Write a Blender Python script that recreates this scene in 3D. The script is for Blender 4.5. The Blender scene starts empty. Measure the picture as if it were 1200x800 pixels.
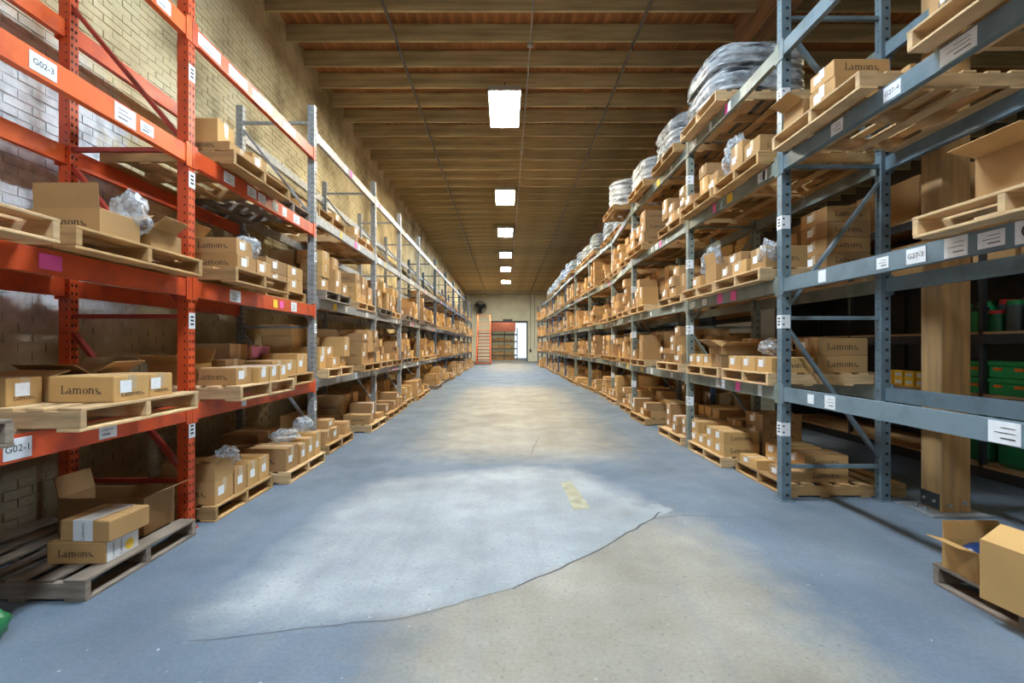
import bpy, math, random
import numpy as np
from mathutils import Vector, Matrix, Euler
from mathutils import noise as mnoise

random.seed(7)
scene = bpy.context.scene
COL = scene.collection
PI = math.pi

# ------------------------------------------------------------------ camera
cam = bpy.data.cameras.new('camera')
cam.lens = 16.0
cam.sensor_width = 36.0
cam.shift_x = 7 / 1200
cam.shift_y = 5 / 1200
cam.clip_start = 0.05
cam.clip_end = 200
camo = bpy.data.objects.new('camera', cam)
camo.location = (0, 0, 1.5)
camo.rotation_euler = (PI / 2, 0, 0)
COL.objects.link(camo)
scene.camera = camo

# ------------------------------------------------------------------ world (daylight beyond the far room, and fill through an added rear opening)
w = bpy.data.worlds.new('world')
scene.world = w
w.use_nodes = True
w.node_tree.nodes['Background'].inputs[0].default_value = (0.80, 0.90, 1.0, 1)
w.node_tree.nodes['Background'].inputs[1].default_value = 1.3

scene.view_settings.view_transform = 'Standard'
scene.view_settings.look = 'None'
scene.view_settings.gamma = 1.0
scene.view_settings.use_curve_mapping = False
scene.view_settings.exposure = 0.25
scene.cycles.use_denoising = True
scene.cycles.max_bounces = 8
scene.cycles.diffuse_bounces = 5
scene.cycles.sample_clamp_indirect = 6.0

LAMP = 125.0
COOL = (0.70, 0.86, 1.0)
WARM = (1.0, 0.83, 0.50)
NEUT = (1.0, 0.94, 0.78)
# (x, depth, colour, strength): the row over the aisle, then the neighbouring aisle
LAMPS = [(-0.03, -7.0, COOL, 0.5), (-0.03, -1.6, COOL, 0.95), (-0.03, 4.0, COOL, 1.15), (-0.03, 9.6, NEUT, 1.05),
         (-0.03, 15.3, WARM, 1.1), (-0.03, 20.0, COOL, 1.0), (-0.03, 25.0, COOL, 1.0), (-0.03, 29.6, NEUT, 1.0),
         (-0.03, 35.4, NEUT, 2.4),
         (8.3, -1.0, WARM, 0.35), (8.3, 6.5, WARM, 0.35), (8.3, 15.0, WARM, 0.35), (8.3, 24.0, WARM, 0.35)]

# ================================================================== materials
MATS = {}


def mat(name, col, rough=0.6, metal=0.0, var=0.12, nscale=6.0, col2=None, bump=0.0, bscale=40.0, rnd=0.0,
        spec=0.5, stretch=None, thr=(0.35, 0.65)):
    """principled material: colour noise, per-object value change and fine bump"""
    m = bpy.data.materials.new(name)
    m.use_nodes = True
    nt = m.node_tree
    N, L = nt.nodes, nt.links
    b = N['Principled BSDF']
    b.inputs['Roughness'].default_value = rough
    b.inputs['Metallic'].default_value = metal
    b.inputs['Specular IOR Level'].default_value = spec
    tc = N.new('ShaderNodeTexCoord')
    src = tc.outputs['Object']
    if stretch:
        mp = N.new('ShaderNodeMapping')
        mp.inputs['Scale'].default_value = stretch
        L.new(src, mp.inputs['Vector'])
        src = mp.outputs['Vector']
    no = N.new('ShaderNodeTexNoise')
    no.inputs['Scale'].default_value = nscale
    no.inputs['Detail'].default_value = 5
    L.new(src, no.inputs['Vector'])
    rp = N.new('ShaderNodeValToRGB')
    rp.color_ramp.elements[0].position = thr[0]
    rp.color_ramp.elements[1].position = thr[1]
    c1 = col2 if col2 else tuple(c * (1 - var) for c in col)
    rp.color_ramp.elements[0].color = (*c1, 1)
    rp.color_ramp.elements[1].color = (*col, 1)
    L.new(no.outputs['Fac'], rp.inputs['Fac'])
    out = rp.outputs['Color']
    if rnd > 0:
        oi = N.new('ShaderNodeObjectInfo')
        mr = N.new('ShaderNodeMapRange')
        mr.inputs['To Min'].default_value = 1 - rnd
        mr.inputs['To Max'].default_value = 1 + rnd
        L.new(oi.outputs['Random'], mr.inputs['Value'])
        hs = N.new('ShaderNodeHueSaturation')
        L.new(mr.outputs['Result'], hs.inputs['Value'])
        L.new(out, hs.inputs['Color'])
        out = hs.outputs['Color']
    L.new(out, b.inputs['Base Color'])
    if bump > 0:
        n2 = N.new('ShaderNodeTexNoise')
        n2.inputs['Scale'].default_value = bscale
        n2.inputs['Detail'].default_value = 4
        L.new(src, n2.inputs['Vector'])
        bp = N.new('ShaderNodeBump')
        bp.inputs['Strength'].default_value = bump
        bp.inputs['Distance'].default_value = 0.01
        L.new(n2.outputs['Fac'], bp.inputs['Height'])
        L.new(bp.outputs['Normal'], b.inputs['Normal'])
    MATS[name] = m
    return m


CARD = (0.46, 0.262, 0.105)
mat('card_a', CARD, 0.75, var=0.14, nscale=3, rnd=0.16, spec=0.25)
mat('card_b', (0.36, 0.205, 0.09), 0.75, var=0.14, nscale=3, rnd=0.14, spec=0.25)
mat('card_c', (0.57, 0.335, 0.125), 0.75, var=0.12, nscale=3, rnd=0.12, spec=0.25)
mat('card_in', (0.36, 0.23, 0.12), 0.85, var=0.1)
mat('tape', (0.56, 0.40, 0.24), 0.28, var=0.1, rnd=0.1)
mat('tape_white', (0.74, 0.74, 0.74), 0.3, var=0.06)
mat('paper', (0.82, 0.83, 0.85), 0.6, var=0.08, nscale=30)
mat('paper_pink', (0.92, 0.12, 0.42), 0.6, var=0.08)
mat('paper_red', (0.75, 0.04, 0.05), 0.6, var=0.08)
mat('paper_yellow', (0.95, 0.62, 0.05), 0.6, var=0.08)
mat('wrap_pink', (0.80, 0.25, 0.55), 0.3, var=0.2)
mat('ink', (0.025, 0.02, 0.02), 0.6, var=0.1)
mat('wood_pale', (0.66, 0.435, 0.22), 0.75, var=0.3, nscale=4, rnd=0.18, stretch=(1, 1, 6), bump=0.1)
mat('wood_mid', (0.48, 0.28, 0.11), 0.8, var=0.3, nscale=4, rnd=0.2, stretch=(1, 1, 6), bump=0.1)
mat('wood_old', (0.27, 0.21, 0.16), 0.85, var=0.4, nscale=5, rnd=0.25, stretch=(1, 1, 5), bump=0.2)
mat('post_wood', (0.50, 0.29, 0.11), 0.8, col2=(0.34, 0.20, 0.09), nscale=3, stretch=(6, 6, .5), bump=0.15)
mat('joist', (0.64, 0.53, 0.28), 0.85, col2=(0.38, 0.31, 0.16), nscale=2.2, rnd=0.14, stretch=(.35, 1, 5), bump=0.15)
mat('deck', (0.46, 0.19, 0.06), 0.85, col2=(0.27, 0.11, 0.04), nscale=3, rnd=0.16, stretch=(4, .4, 1))
mat('girder', (0.34, 0.19, 0.10), 0.85, col2=(0.20, 0.12, 0.07), nscale=3, stretch=(4, .4, 4))
mat('orange', (0.62, 0.075, 0.016), 0.42, col2=(0.40, 0.05, 0.025), nscale=5, thr=(.3, .5), bump=0.05, rnd=.05)
mat('orange_lit', (0.78, 0.13, 0.02), 0.4, col2=(0.60, 0.075, 0.02), nscale=4, thr=(.3, .5))  # orange with the stronger light on the upper near beams put into the colour
mat('red_dark', (0.36, 0.035, 0.02), 0.45, var=0.3, nscale=5)
mat('galv', (0.40, 0.41, 0.41), 0.48, metal=0.4, col2=(0.27, 0.28, 0.29), nscale=14, bump=0.03)
mat('bluegrey', (0.155, 0.215, 0.25), 0.42, col2=(0.10, 0.14, 0.165), nscale=5, thr=(.3, .55), bump=0.04, rnd=.06)
mat('greengrey', (0.22, 0.245, 0.21), 0.45, col2=(0.14, 0.16, 0.14), nscale=5, thr=(.3, .55), bump=0.04)
mat('darkblue', (0.07, 0.10, 0.15), 0.45, var=0.3, nscale=6)
mat('steel_dark', (0.06, 0.065, 0.07), 0.5, metal=0.3, var=0.2)
mat('mortar', (0.36, 0.30, 0.19), 0.95, var=0.4, nscale=8, bump=0.4)
mat('wall_cream', (0.80, 0.79, 0.63), 0.85, var=0.12, nscale=1.2, bump=0.1)
mat('wall_grey', (0.12, 0.10, 0.08), 0.9, var=0.2, nscale=1.2)
mat('pipe', (0.15, 0.13, 0.11), 0.55, metal=0.3, var=0.2)
mat('pipe_light', (0.45, 0.43, 0.38), 0.5, metal=0.3, var=0.2)
mat('housing', (0.55, 0.55, 0.53), 0.4, metal=0.2, var=0.1)
mat('black', (0.02, 0.02, 0.022), 0.5, var=0.2)
mat('green', (0.02, 0.34, 0.09), 0.35, var=0.2, rnd=.15)
mat('green_dark', (0.015, 0.16, 0.055), 0.35, var=0.3, rnd=.2)
mat('grey_plastic', (0.10, 0.12, 0.12), 0.35, var=0.3, rnd=.2)
mat('red_lid', (0.75, 0.03, 0.03), 0.4, var=0.1)
mat('orange_tag', (0.95, 0.20, 0.02), 0.5, var=0.1)
mat('ladder', (0.66, 0.15, 0.05), 0.45, var=0.2)
mat('blue_bag', (0.02, 0.05, 0.15), 0.25, var=0.4, nscale=12)
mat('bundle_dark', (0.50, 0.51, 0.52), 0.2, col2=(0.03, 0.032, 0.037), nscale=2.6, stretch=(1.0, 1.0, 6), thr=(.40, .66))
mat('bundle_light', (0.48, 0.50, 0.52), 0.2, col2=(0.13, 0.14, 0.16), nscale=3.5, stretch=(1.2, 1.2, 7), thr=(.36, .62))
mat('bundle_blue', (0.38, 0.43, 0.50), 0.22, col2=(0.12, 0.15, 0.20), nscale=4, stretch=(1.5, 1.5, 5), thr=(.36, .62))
mat('dirt', (0.10, 0.10, 0.11), 0.9, var=0.3)
mat('yellow_mark', (0.40, 0.37, 0.25), 0.85, var=0.3, nscale=9)
mat('stone_red', (0.30, 0.085, 0.05), 0.8, var=0.2)


def plastic(name, col, alpha):
    m = bpy.data.materials.new(name)
    m.use_nodes = True
    nt = m.node_tree
    N, L = nt.nodes, nt.links
    b = N['Principled BSDF']
    b.inputs['Base Color'].default_value = (*col, 1)
    b.inputs['Roughness'].default_value = 0.3
    tr = N.new('ShaderNodeBsdfTransparent')
    mx = N.new('ShaderNodeMixShader')
    no = N.new('ShaderNodeTexNoise')
    no.inputs['Scale'].default_value = 7
    mr = N.new('ShaderNodeMapRange')
    mr.inputs['From Min'].default_value = 0.35
    mr.inputs['From Max'].default_value = 0.65
    mr.inputs['To Min'].default_value = alpha - 0.25
    mr.inputs['To Max'].default_value = min(1, alpha + 0.25)
    L.new(no.outputs['Fac'], mr.inputs['Value'])
    L.new(mr.outputs['Result'], mx.inputs['Fac'])
    L.new(tr.outputs[0], mx.inputs[1])
    L.new(b.outputs[0], mx.inputs[2])
    L.new(mx.outputs[0], N['Material Output'].inputs['Surface'])
    MATS[name] = m


plastic('plastic', (0.60, 0.63, 0.66), 0.36)


def emis(name, col, s):
    m = bpy.data.materials.new(name)
    m.use_nodes = True
    nt = m.node_tree
    nt.nodes.remove(nt.nodes['Principled BSDF'])
    e = nt.nodes.new('ShaderNodeEmission')
    e.inputs[0].default_value = (*col, 1)
    e.inputs[1].default_value = s
    nt.links.new(e.outputs[0], nt.nodes['Material Output'].inputs['Surface'])
    MATS[name] = m
    return m


def brick_material():
    """painted brick: cream paint, worn dirt, a whitewashed stretch near the orange rack"""
    m = bpy.data.materials.new('brick')
    m.use_nodes = True
    nt = m.node_tree
    N, L = nt.nodes, nt.links
    b = N['Principled BSDF']
    b.inputs['Roughness'].default_value = 0.85
    b.inputs['Specular IOR Level'].default_value = 0.3
    geo = N.new('ShaderNodeNewGeometry')
    n1 = N.new('ShaderNodeTexNoise'); n1.inputs['Scale'].default_value = 1.1; n1.inputs['Detail'].default_value = 8
    L.new(geo.outputs['Position'], n1.inputs['Vector'])
    r1 = N.new('ShaderNodeValToRGB')
    r1.color_ramp.elements[0].position = 0.34; r1.color_ramp.elements[0].color = (0.30, 0.235, 0.13, 1)
    r1.color_ramp.elements[1].position = 0.56; r1.color_ramp.elements[1].color = (0.66, 0.56, 0.34, 1)
    e = r1.color_ramp.elements.new(0.72); e.color = (0.72, 0.65, 0.46, 1)
    L.new(n1.outputs['Fac'], r1.inputs['Fac'])
    at = N.new('ShaderNodeAttribute'); at.attribute_name = 'paint'
    # whitewash patch: y < 5, z 1.8..4.2 (a painted shape on the wall)
    sx = N.new('ShaderNodeSeparateXYZ'); L.new(geo.outputs['Position'], sx.inputs[0])
    n2 = N.new('ShaderNodeTexNoise'); n2.inputs['Scale'].default_value = 2.6; n2.inputs['Detail'].default_value = 4
    L.new(geo.outputs['Position'], n2.inputs['Vector'])
    a1 = N.new('ShaderNodeMath'); a1.operation = 'MULTIPLY_ADD'; a1.inputs[1].default_value = 2.2
    L.new(n2.outputs['Fac'], a1.inputs[0]); L.new(sx.outputs['Y'], a1.inputs[2])
    mr = N.new('ShaderNodeMapRange'); mr.inputs['From Min'].default_value = 5.45; mr.inputs['From Max'].default_value = 5.75
    mr.inputs['To Min'].default_value = 1; mr.inputs['To Max'].default_value = 0
    L.new(a1.outputs[0], mr.inputs['Value'])
    n3 = N.new('ShaderNodeTexNoise'); n3.inputs['Scale'].default_value = 7; n3.inputs['Detail'].default_value = 5
    L.new(geo.outputs['Position'], n3.inputs['Vector'])
    r3 = N.new('ShaderNodeValToRGB')
    r3.color_ramp.elements[0].position = 0.36; r3.color_ramp.elements[0].color = (0.48, 0.49, 0.50, 1)
    r3.color_ramp.elements[1].position = 0.55; r3.color_ramp.elements[1].color = (0.72, 0.73, 0.74, 1)
    L.new(n3.outputs['Fac'], r3.inputs['Fac'])
    zr = N.new('ShaderNodeMapRange'); zr.inputs['From Min'].default_value = 1.5; zr.inputs['From Max'].default_value = 1.9
    L.new(sx.outputs['Z'], zr.inputs['Value'])
    z2 = N.new('ShaderNodeMapRange'); z2.inputs['From Min'].default_value = 3.9; z2.inputs['From Max'].default_value = 4.2
    z2.inputs['To Min'].default_value = 1; z2.inputs['To Max'].default_value = 0
    L.new(sx.outputs['Z'], z2.inputs['Value'])
    m1 = N.new('ShaderNodeMath'); m1.operation = 'MULTIPLY'
    L.new(mr.outputs[0], m1.inputs[0]); L.new(zr.outputs[0], m1.inputs[1])
    m2 = N.new('ShaderNodeMath'); m2.operation = 'MULTIPLY'
    L.new(m1.outputs[0], m2.inputs[0]); L.new(z2.outputs[0], m2.inputs[1])
    mx = N.new('ShaderNodeMixRGB'); L.new(m2.outputs[0], mx.inputs[0])
    L.new(r1.outputs[0], mx.inputs[1]); L.new(r3.outputs[0], mx.inputs[2])
    # old bare course below 1.1 m: paint worn away
    n4 = N.new('ShaderNodeTexNoise'); n4.inputs['Scale'].default_value = 3.5; n4.inputs['Detail'].default_value = 6
    L.new(geo.outputs['Position'], n4.inputs['Vector'])
    a4 = N.new('ShaderNodeMath'); a4.operation = 'MULTIPLY_ADD'; a4.inputs[1].default_value = 1.6
    L.new(n4.outputs['Fac'], a4.inputs[0]); L.new(sx.outputs['Z'], a4.inputs[2])
    r4 = N.new('ShaderNodeMapRange'); r4.inputs['From Min'].default_value = 1.6; r4.inputs['From Max'].default_value = 2.3
    r4.inputs['To Min'].default_value = 0.75; r4.inputs['To Max'].default_value = 0
    L.new(a4.outputs[0], r4.inputs['Value'])
    mx2 = N.new('ShaderNodeMixRGB'); L.new(r4.outputs[0], mx2.inputs[0])
    L.new(mx.outputs[0], mx2.inputs[1]); mx2.inputs[2].default_value = (0.24, 0.18, 0.11, 1)
    L.new(mx2.outputs[0], b.inputs['Base Color'])
    nb = N.new('ShaderNodeTexNoise'); nb.inputs['Scale'].default_value = 30; nb.inputs['Detail'].default_value = 4
    L.new(geo.outputs['Position'], nb.inputs['Vector'])
    bp = N.new('ShaderNodeBump'); bp.inputs['Strength'].default_value = 0.5; bp.inputs['Distance'].default_value = 0.012
    L.new(nb.outputs['Fac'], bp.inputs['Height']); L.new(bp.outputs[0], b.inputs['Normal'])
    MATS['brick'] = m


brick_material()


def floor_material():
    m = bpy.data.materials.new('floor_concrete')
    m.use_nodes = True
    nt = m.node_tree
    N, L = nt.nodes, nt.links
    b = N['Principled BSDF']
    b.inputs['Specular IOR Level'].default_value = 0.28
    tc = N.new('ShaderNodeTexCoord')
    at = N.new('ShaderNodeAttribute'); at.attribute_name = 'wear'
    sp = N.new('ShaderNodeSeparateColor'); L.new(at.outputs['Color'], sp.inputs[0])

    def noise(s, d=6, stretch=None):
        n = N.new('ShaderNodeTexNoise'); n.inputs['Scale'].default_value = s; n.inputs['Detail'].default_value = d
        if stretch:
            mp = N.new('ShaderNodeMapping'); mp.inputs['Scale'].default_value = stretch
            L.new(tc.outputs['Object'], mp.inputs[0]); L.new(mp.outputs[0], n.inputs['Vector'])
        else:
            L.new(tc.outputs['Object'], n.inputs['Vector'])
        return n

    def mixc(fac, a, bb, blend='MIX'):
        x = N.new('ShaderNodeMixRGB'); x.blend_type = blend
        for i, v in ((0, fac), (1, a), (2, bb)):
            if isinstance(v, (int, float)):
                x.inputs[i].default_value = v
            elif isinstance(v, tuple):
                x.inputs[i].default_value = (*v, 1)
            else:
                L.new(v, x.inputs[i])
        return x.outputs[0]

    def rng(v, a, bb, c=0.0, d=1.0):
        r = N.new('ShaderNodeMapRange')
        r.inputs['From Min'].default_value = a; r.inputs['From Max'].default_value = bb
        r.inputs['To Min'].default_value = c; r.inputs['To Max'].default_value = d
        L.new(v, r.inputs['Value'])
        return r.outputs[0]

    def math_(op, a, bb):
        x = N.new('ShaderNodeMath'); x.operation = op; x.use_clamp = True
        for i, v in ((0, a), (1, bb)):
            if isinstance(v, (int, float)):
                x.inputs[i].default_value = v
            else:
                L.new(v, x.inputs[i])
        return x.outputs[0]

    paint = mixc(rng(noise(1.4).outputs['Fac'], .3, .7), (0.118, 0.155, 0.205), (0.165, 0.200, 0.245))
    tan = mixc(rng(noise(2.0).outputs['Fac'], .3, .7), (0.25, 0.222, 0.180), (0.34, 0.312, 0.265))
    patch = mixc(rng(noise(3.0).outputs['Fac'], .3, .7), (0.255, 0.282, 0.305), (0.345, 0.365, 0.38))
    # worn paint breaks up along its edge
    nz = noise(4.5, 10).outputs['Fac']
    w1 = math_('MULTIPLY_ADD', sp.outputs[0], 1.0)
    wear = rng(math_('ADD', math_('MULTIPLY', sp.outputs[0], 0.75), math_('MULTIPLY', nz, 0.45)), .38, .80)
    c = mixc(wear, paint, tan)
    pw = rng(math_('ADD', math_('MULTIPLY', sp.outputs[1], 0.85), math_('MULTIPLY', noise(6, 6).outputs['Fac'], 0.3)), .42, .85)
    c = mixc(pw, c, patch)
    # tyre streaks along the aisle and specks
    st = rng(noise(1.0, 6, (5, .22, 1)).outputs['Fac'], .52, .75, 0, .35)
    c = mixc(st, c, (0.20, 0.21, 0.22))
    gr = rng(noise(45, 6).outputs['Fac'], .3, .7, .90, 1.08)
    c = mixc(1.0, c, gr, 'MULTIPLY')
    bl = rng(noise(.9, 8).outputs['Fac'], .35, .65, .84, 1.12)
    c = mixc(1.0, c, bl, 'MULTIPLY')
    sk = rng(noise(34, 3).outputs['Fac'], .61, .70, 0, .5)
    c = mixc(sk, c, (0.14, 0.14, 0.15))
    sk2 = rng(noise(26, 2).outputs['Fac'], .735, .78, 0, .6)
    c = mixc(sk2, c, (0.62, 0.64, 0.66))
    L.new(c, b.inputs['Base Color'])
    L.new(rng(noise(5).outputs['Fac'], .3, .7, .60, .78), b.inputs['Roughness'])
    bp = N.new('ShaderNodeBump'); bp.inputs['Strength'].default_value = 0.06; bp.inputs['Distance'].default_value = 0.005
    L.new(noise(26, 6).outputs['Fac'], bp.inputs['Height']); L.new(bp.outputs[0], b.inputs['Normal'])
    MATS['floor'] = m


floor_material()

# ================================================================== mesh helpers


class MB:
    """collects boxes, bars and tubes; build() makes one mesh"""

    def __init__(s):
        s.v = []; s.f = []; s.m = []; s.sm = []

    def add(s, verts, faces, mi=0, smooth=False):
        o = len(s.v)
        s.v += [tuple(p) for p in verts]
        s.f += [tuple(i + o for i in f) for f in faces]
        s.m += [mi] * len(faces)
        s.sm += [smooth] * len(faces)

    def box(s, x0, x1, y0, y1, z0, z1, mi=0, M=None):
        vs = [Vector((x, y, z)) for z in (z0, z1) for y in (y0, y1) for x in (x0, x1)]
        if M:
            vs = [M @ p for p in vs]
        s.add(vs, [(0, 2, 3, 1), (4, 5, 7, 6), (0, 1, 5, 4), (2, 6, 7, 3), (0, 4, 6, 2), (1, 3, 7, 5)], mi)

    def bbox(s, x0, x1, y0, y1, z0, z1, bv, mi=0, M=None):
        """box with chamfered vertical edges and top/bottom rims"""
        def ring(ins, z):
            a, b, c, d = x0 + ins, x1 - ins, y0 + ins, y1 - ins
            k = bv
            return [(a + k, c, z), (b - k, c, z), (b, c + k, z), (b, d - k, z), (b - k, d, z), (a + k, d, z), (a, d - k, z), (a, c + k, z)]
        rs = [ring(bv * .8, z0), ring(0, z0 + bv), ring(0, z1 - bv), ring(bv * .8, z1)]
        vs = [Vector(p) for r in rs for p in r]
        if M:
            vs = [M @ p for p in vs]
        f = [tuple(range(7, -1, -1)), tuple(range(24, 32))]
        for i in range(3):
            for k in range(8):
                f.append((i * 8 + k, i * 8 + (k + 1) % 8, (i + 1) * 8 + (k + 1) % 8, (i + 1) * 8 + k))
        s.add(vs, f, mi)

    def bar(s, p, q, wd, ht, mi=0, up=(0, 0, 1)):
        """box section bar from p to q"""
        p, q = Vector(p), Vector(q)
        d = (q - p).normalized()
        u = Vector(up)
        if abs(d.dot(u)) > 0.98:
            u = Vector((0, 1, 0))
        r = d.cross(u).normalized()
        u = r.cross(d)
        vs = []
        for c in (p, q):
            for a, b in ((-1, -1), (1, -1), (1, 1), (-1, 1)):
                vs.append(c + r * a * wd / 2 + u * b * ht / 2)
        s.add(vs, [(3, 2, 1, 0), (4, 5, 6, 7), (0, 1, 5, 4), (1, 2, 6, 5), (2, 3, 7, 6), (3, 0, 4, 7)], mi)

    def tube(s, pts, r, n=8, mi=0, cap=True):
        pts = [Vector(p) for p in pts]
        rings = []
        for i, p in enumerate(pts):
            d = (pts[min(i + 1, len(pts) - 1)] - pts[max(i - 1, 0)]).normalized()
            u = Vector((0, 0, 1)) if abs(d.z) < 0.9 else Vector((1, 0, 0))
            a = d.cross(u).normalized(); b = a.cross(d)
            rings.append([p + a * math.cos(2 * PI * k / n) * r + b * math.sin(2 * PI * k / n) * r for k in range(n)])
        vs = [p for rg in rings for p in rg]
        f = []
        for i in range(len(rings) - 1):
            for k in range(n):
                f.append((i * n + k, i * n + (k + 1) % n, (i + 1) * n + (k + 1) % n, (i + 1) * n + k))
        s.add(vs, f, mi, True)
        if cap:
            s.add(rings[0], [tuple(range(n - 1, -1, -1))], mi)
            s.add(rings[-1], [tuple(range(n))], mi)

    def mesh(s, name, mats):
        me = bpy.data.meshes.new(name)
        me.from_pydata(s.v, [], s.f)
        for m in (mats if isinstance(mats, (list, tuple)) else [mats]):
            me.materials.append(MATS[m])
        me.polygons.foreach_set('material_index', s.m)
        me.polygons.foreach_set('use_smooth', s.sm)
        me.update()
        return me


def link(name, me, parent=None, loc=(0, 0, 0), rot=(0, 0, 0)):
    o = bpy.data.objects.new(name, me)
    o.location = loc
    o.rotation_euler = rot
    if parent is not None:
        o.parent = parent
    COL.objects.link(o)
    return o


def thing(o, label, cat, group=None, kind=None):
    o['label'] = label
    o['category'] = cat
    if group:
        o['group'] = group
    if kind:
        o['kind'] = kind
    return o


def empty(name, loc, rz=0.0):
    return link(name, None, None, loc, (0, 0, rz))


def struct(o, label=None, cat=None):
    o['kind'] = 'structure'
    if label:
        o['label'] = label
    if cat:
        o['category'] = cat
    return o


_text = {}


def text_mesh(body, size, m='ink'):
    k = (body, size, m)
    if k not in _text:
        cu = bpy.data.curves.new('t', 'FONT')
        cu.body = body; cu.size = size; cu.align_x = 'CENTER'; cu.align_y = 'CENTER'
        o = bpy.data.objects.new('t', cu)
        me = bpy.data.meshes.new_from_object(o)
        me.materials.clear(); me.materials.append(MATS[m])
        me.transform(Matrix.Rotation(PI / 2, 4, 'X'))     # stands upright, reads from -Y
        bpy.data.objects.remove(o)
        _text[k] = me
    return _text[k]


def lamons_mesh():
    """serif word printed on the cartons, x-height 1, reads from -Y, left end at x=0"""
    P = []          # polygons in (x, z)

    def rect(a, b, c, d):
        P.append([(a, b), (c, b), (c, d), (a, d)])

    def strip(pts, ws, nrm=None):
        n = len(pts)
        L_, R_ = [], []
        for i in range(n):
            a = pts[max(i - 1, 0)]; b = pts[min(i + 1, n - 1)]
            dx, dz = b[0] - a[0], b[1] - a[1]
            l = math.hypot(dx, dz) or 1
            nx, nz = -dz / l, dx / l
            L_.append((pts[i][0] + nx * ws[i] / 2, pts[i][1] + nz * ws[i] / 2))
            R_.append((pts[i][0] - nx * ws[i] / 2, pts[i][1] - nz * ws[i] / 2))
        for i in range(n - 1):
            P.append([R_[i], R_[i + 1], L_[i + 1], L_[i]])

    def ell(cx, cz, rx, rz, a0, a1, tk, tn, n=14):
        pts, ws = [], []
        for i in range(n + 1):
            a = math.radians(a0 + (a1 - a0) * i / n)
            pts.append((cx + rx * math.cos(a), cz + rz * math.sin(a)))
            ws.append(tn + (tk - tn) * math.cos(a) ** 2)
        strip(pts, ws)

    K, T = .21, .075
    x = 0
    rect(x, 0, x + 1.05, T + .02); rect(x + .16, 0, x + .16 + K, 1.5); rect(x, 1.43, x + .53, 1.5)
    P.append([(x + .78, .09), (x + 1.05, .09), (x + 1.08, .46), (x + 1.02, .46)])
    x = 1.2   # a
    ell(x + .33, .70, .24, .26, 150, 0, K * .8, T + .03, 8); rect(x + .48, .08, x + .48 + K, .72)
    ell(x + .31, .30, .24, .25, 60, 320, K, T + .02); rect(x + .55, 0, x + .82, T + .02)
    x = 2.15
    for k in range(3):  # m stems
        sx = x + .1 + k * .62
        rect(sx, 0, sx + K, .86 if k else 1.0); rect(sx - .1, 0, sx + K + .1, T)
    rect(x, .93, x + .2, 1.0)
    for k in range(2):
        sx = x + .1 + k * .62
        ell(sx + .42, .66, .31, .30, 165, 0, K, T + .05, 9)
    x = 4.05  # o
    ell(x + .45, .5, .36, .46, 0, 360, K + .02, T, 22)
    x = 5.05  # n
    for k in range(2):
        sx = x + .1 + k * .62
        rect(sx, 0, sx + K, .86 if k else 1.0); rect(sx - .1, 0, sx + K + .1, T)
    rect(x, .93, x + .2, 1.0)
    ell(x + .52, .66, .31, .30, 165, 0, K, T + .05, 9)
    x = 6.28  # s
    sp = [(.58, .80), (.50, .92), (.32, .97), (.14, .90), (.10, .74), (.22, .60), (.42, .47), (.56, .34), (.55, .15), (.38, .03), (.20, .03), (.06, .18)]
    strip([(x + a, b) for a, b in sp], [.05, .08, .09, .13, .17, .2, .22, .2, .17, .1, .08, .05])
    x = 7.05  # small arrow mark
    strip([(x, .34), (x + .3, .12), (x, -.12)], [.12, .16, .12])
    strip([(x, .10), (x + .26, .10)], [.1, .1])
    vs, fs = [], []
    for p in P:
        o = len(vs)
        ar = sum(p[i][0] * p[(i + 1) % len(p)][1] - p[(i + 1) % len(p)][0] * p[i][1] for i in range(len(p)))
        if ar < 0:
            p = p[::-1]
        vs += [(a, 0, b) for a, b in p]
        fs.append(tuple(range(o, o + len(p))))
    me = bpy.data.meshes.new('lettering')
    me.from_pydata(vs, [], fs)
    me.materials.append(MATS['ink'])
    return me, vs, fs


LAM, LAM_V, LAM_F = lamons_mesh()
LAM_W = 7.35

# ================================================================== the building
XW = -3.82          # left brick wall
XR = 12.0           # right wall
DF = 44.0           # far wall
DB = -9.0           # rear wall, behind the camera


def zj(d):
    return 6.86 - 0.0112 * d      # underside of the joists: the roof falls slightly to the far end


# floor ------------------------------------------------------------
PATCH = np.array([(-1.62, 2.30), (-.535, 2.52), (.04, 2.81), (.67, 3.33), (1.28, 3.96), (1.53, 4.14), (1.35, 4.72),
                  (.93, 5.6), (.2, 5.75), (-.5, 5.55), (-1.5, 5.2), (-1.72, 4.3), (-1.75, 3.1), (-1.85, 2.5)])


def poly_sd(px, py, poly):
    inside = np.zeros(px.shape, bool)
    dist = np.full(px.shape, 1e9)
    n = len(poly)
    for i in range(n):
        x1, y1 = poly[i]; x2, y2 = poly[(i + 1) % n]
        c = ((y1 > py) != (y2 > py)) & (px < (x2 - x1) * (py - y1) / ((y2 - y1) + 1e-9) + x1)
        inside ^= c
        t = np.clip(((px - x1) * (x2 - x1) + (py - y1) * (y2 - y1)) / ((x2 - x1) ** 2 + (y2 - y1) ** 2), 0, 1)
        dist = np.minimum(dist, np.hypot(px - x1 - t * (x2 - x1), py - y1 - t * (y2 - y1)))
    return np.where(inside, dist, -dist)


def sstep(a, b, x):
    t = np.clip((x - a) / (b - a), 0, 1)
    return t * t * (3 - 2 * t)


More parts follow.
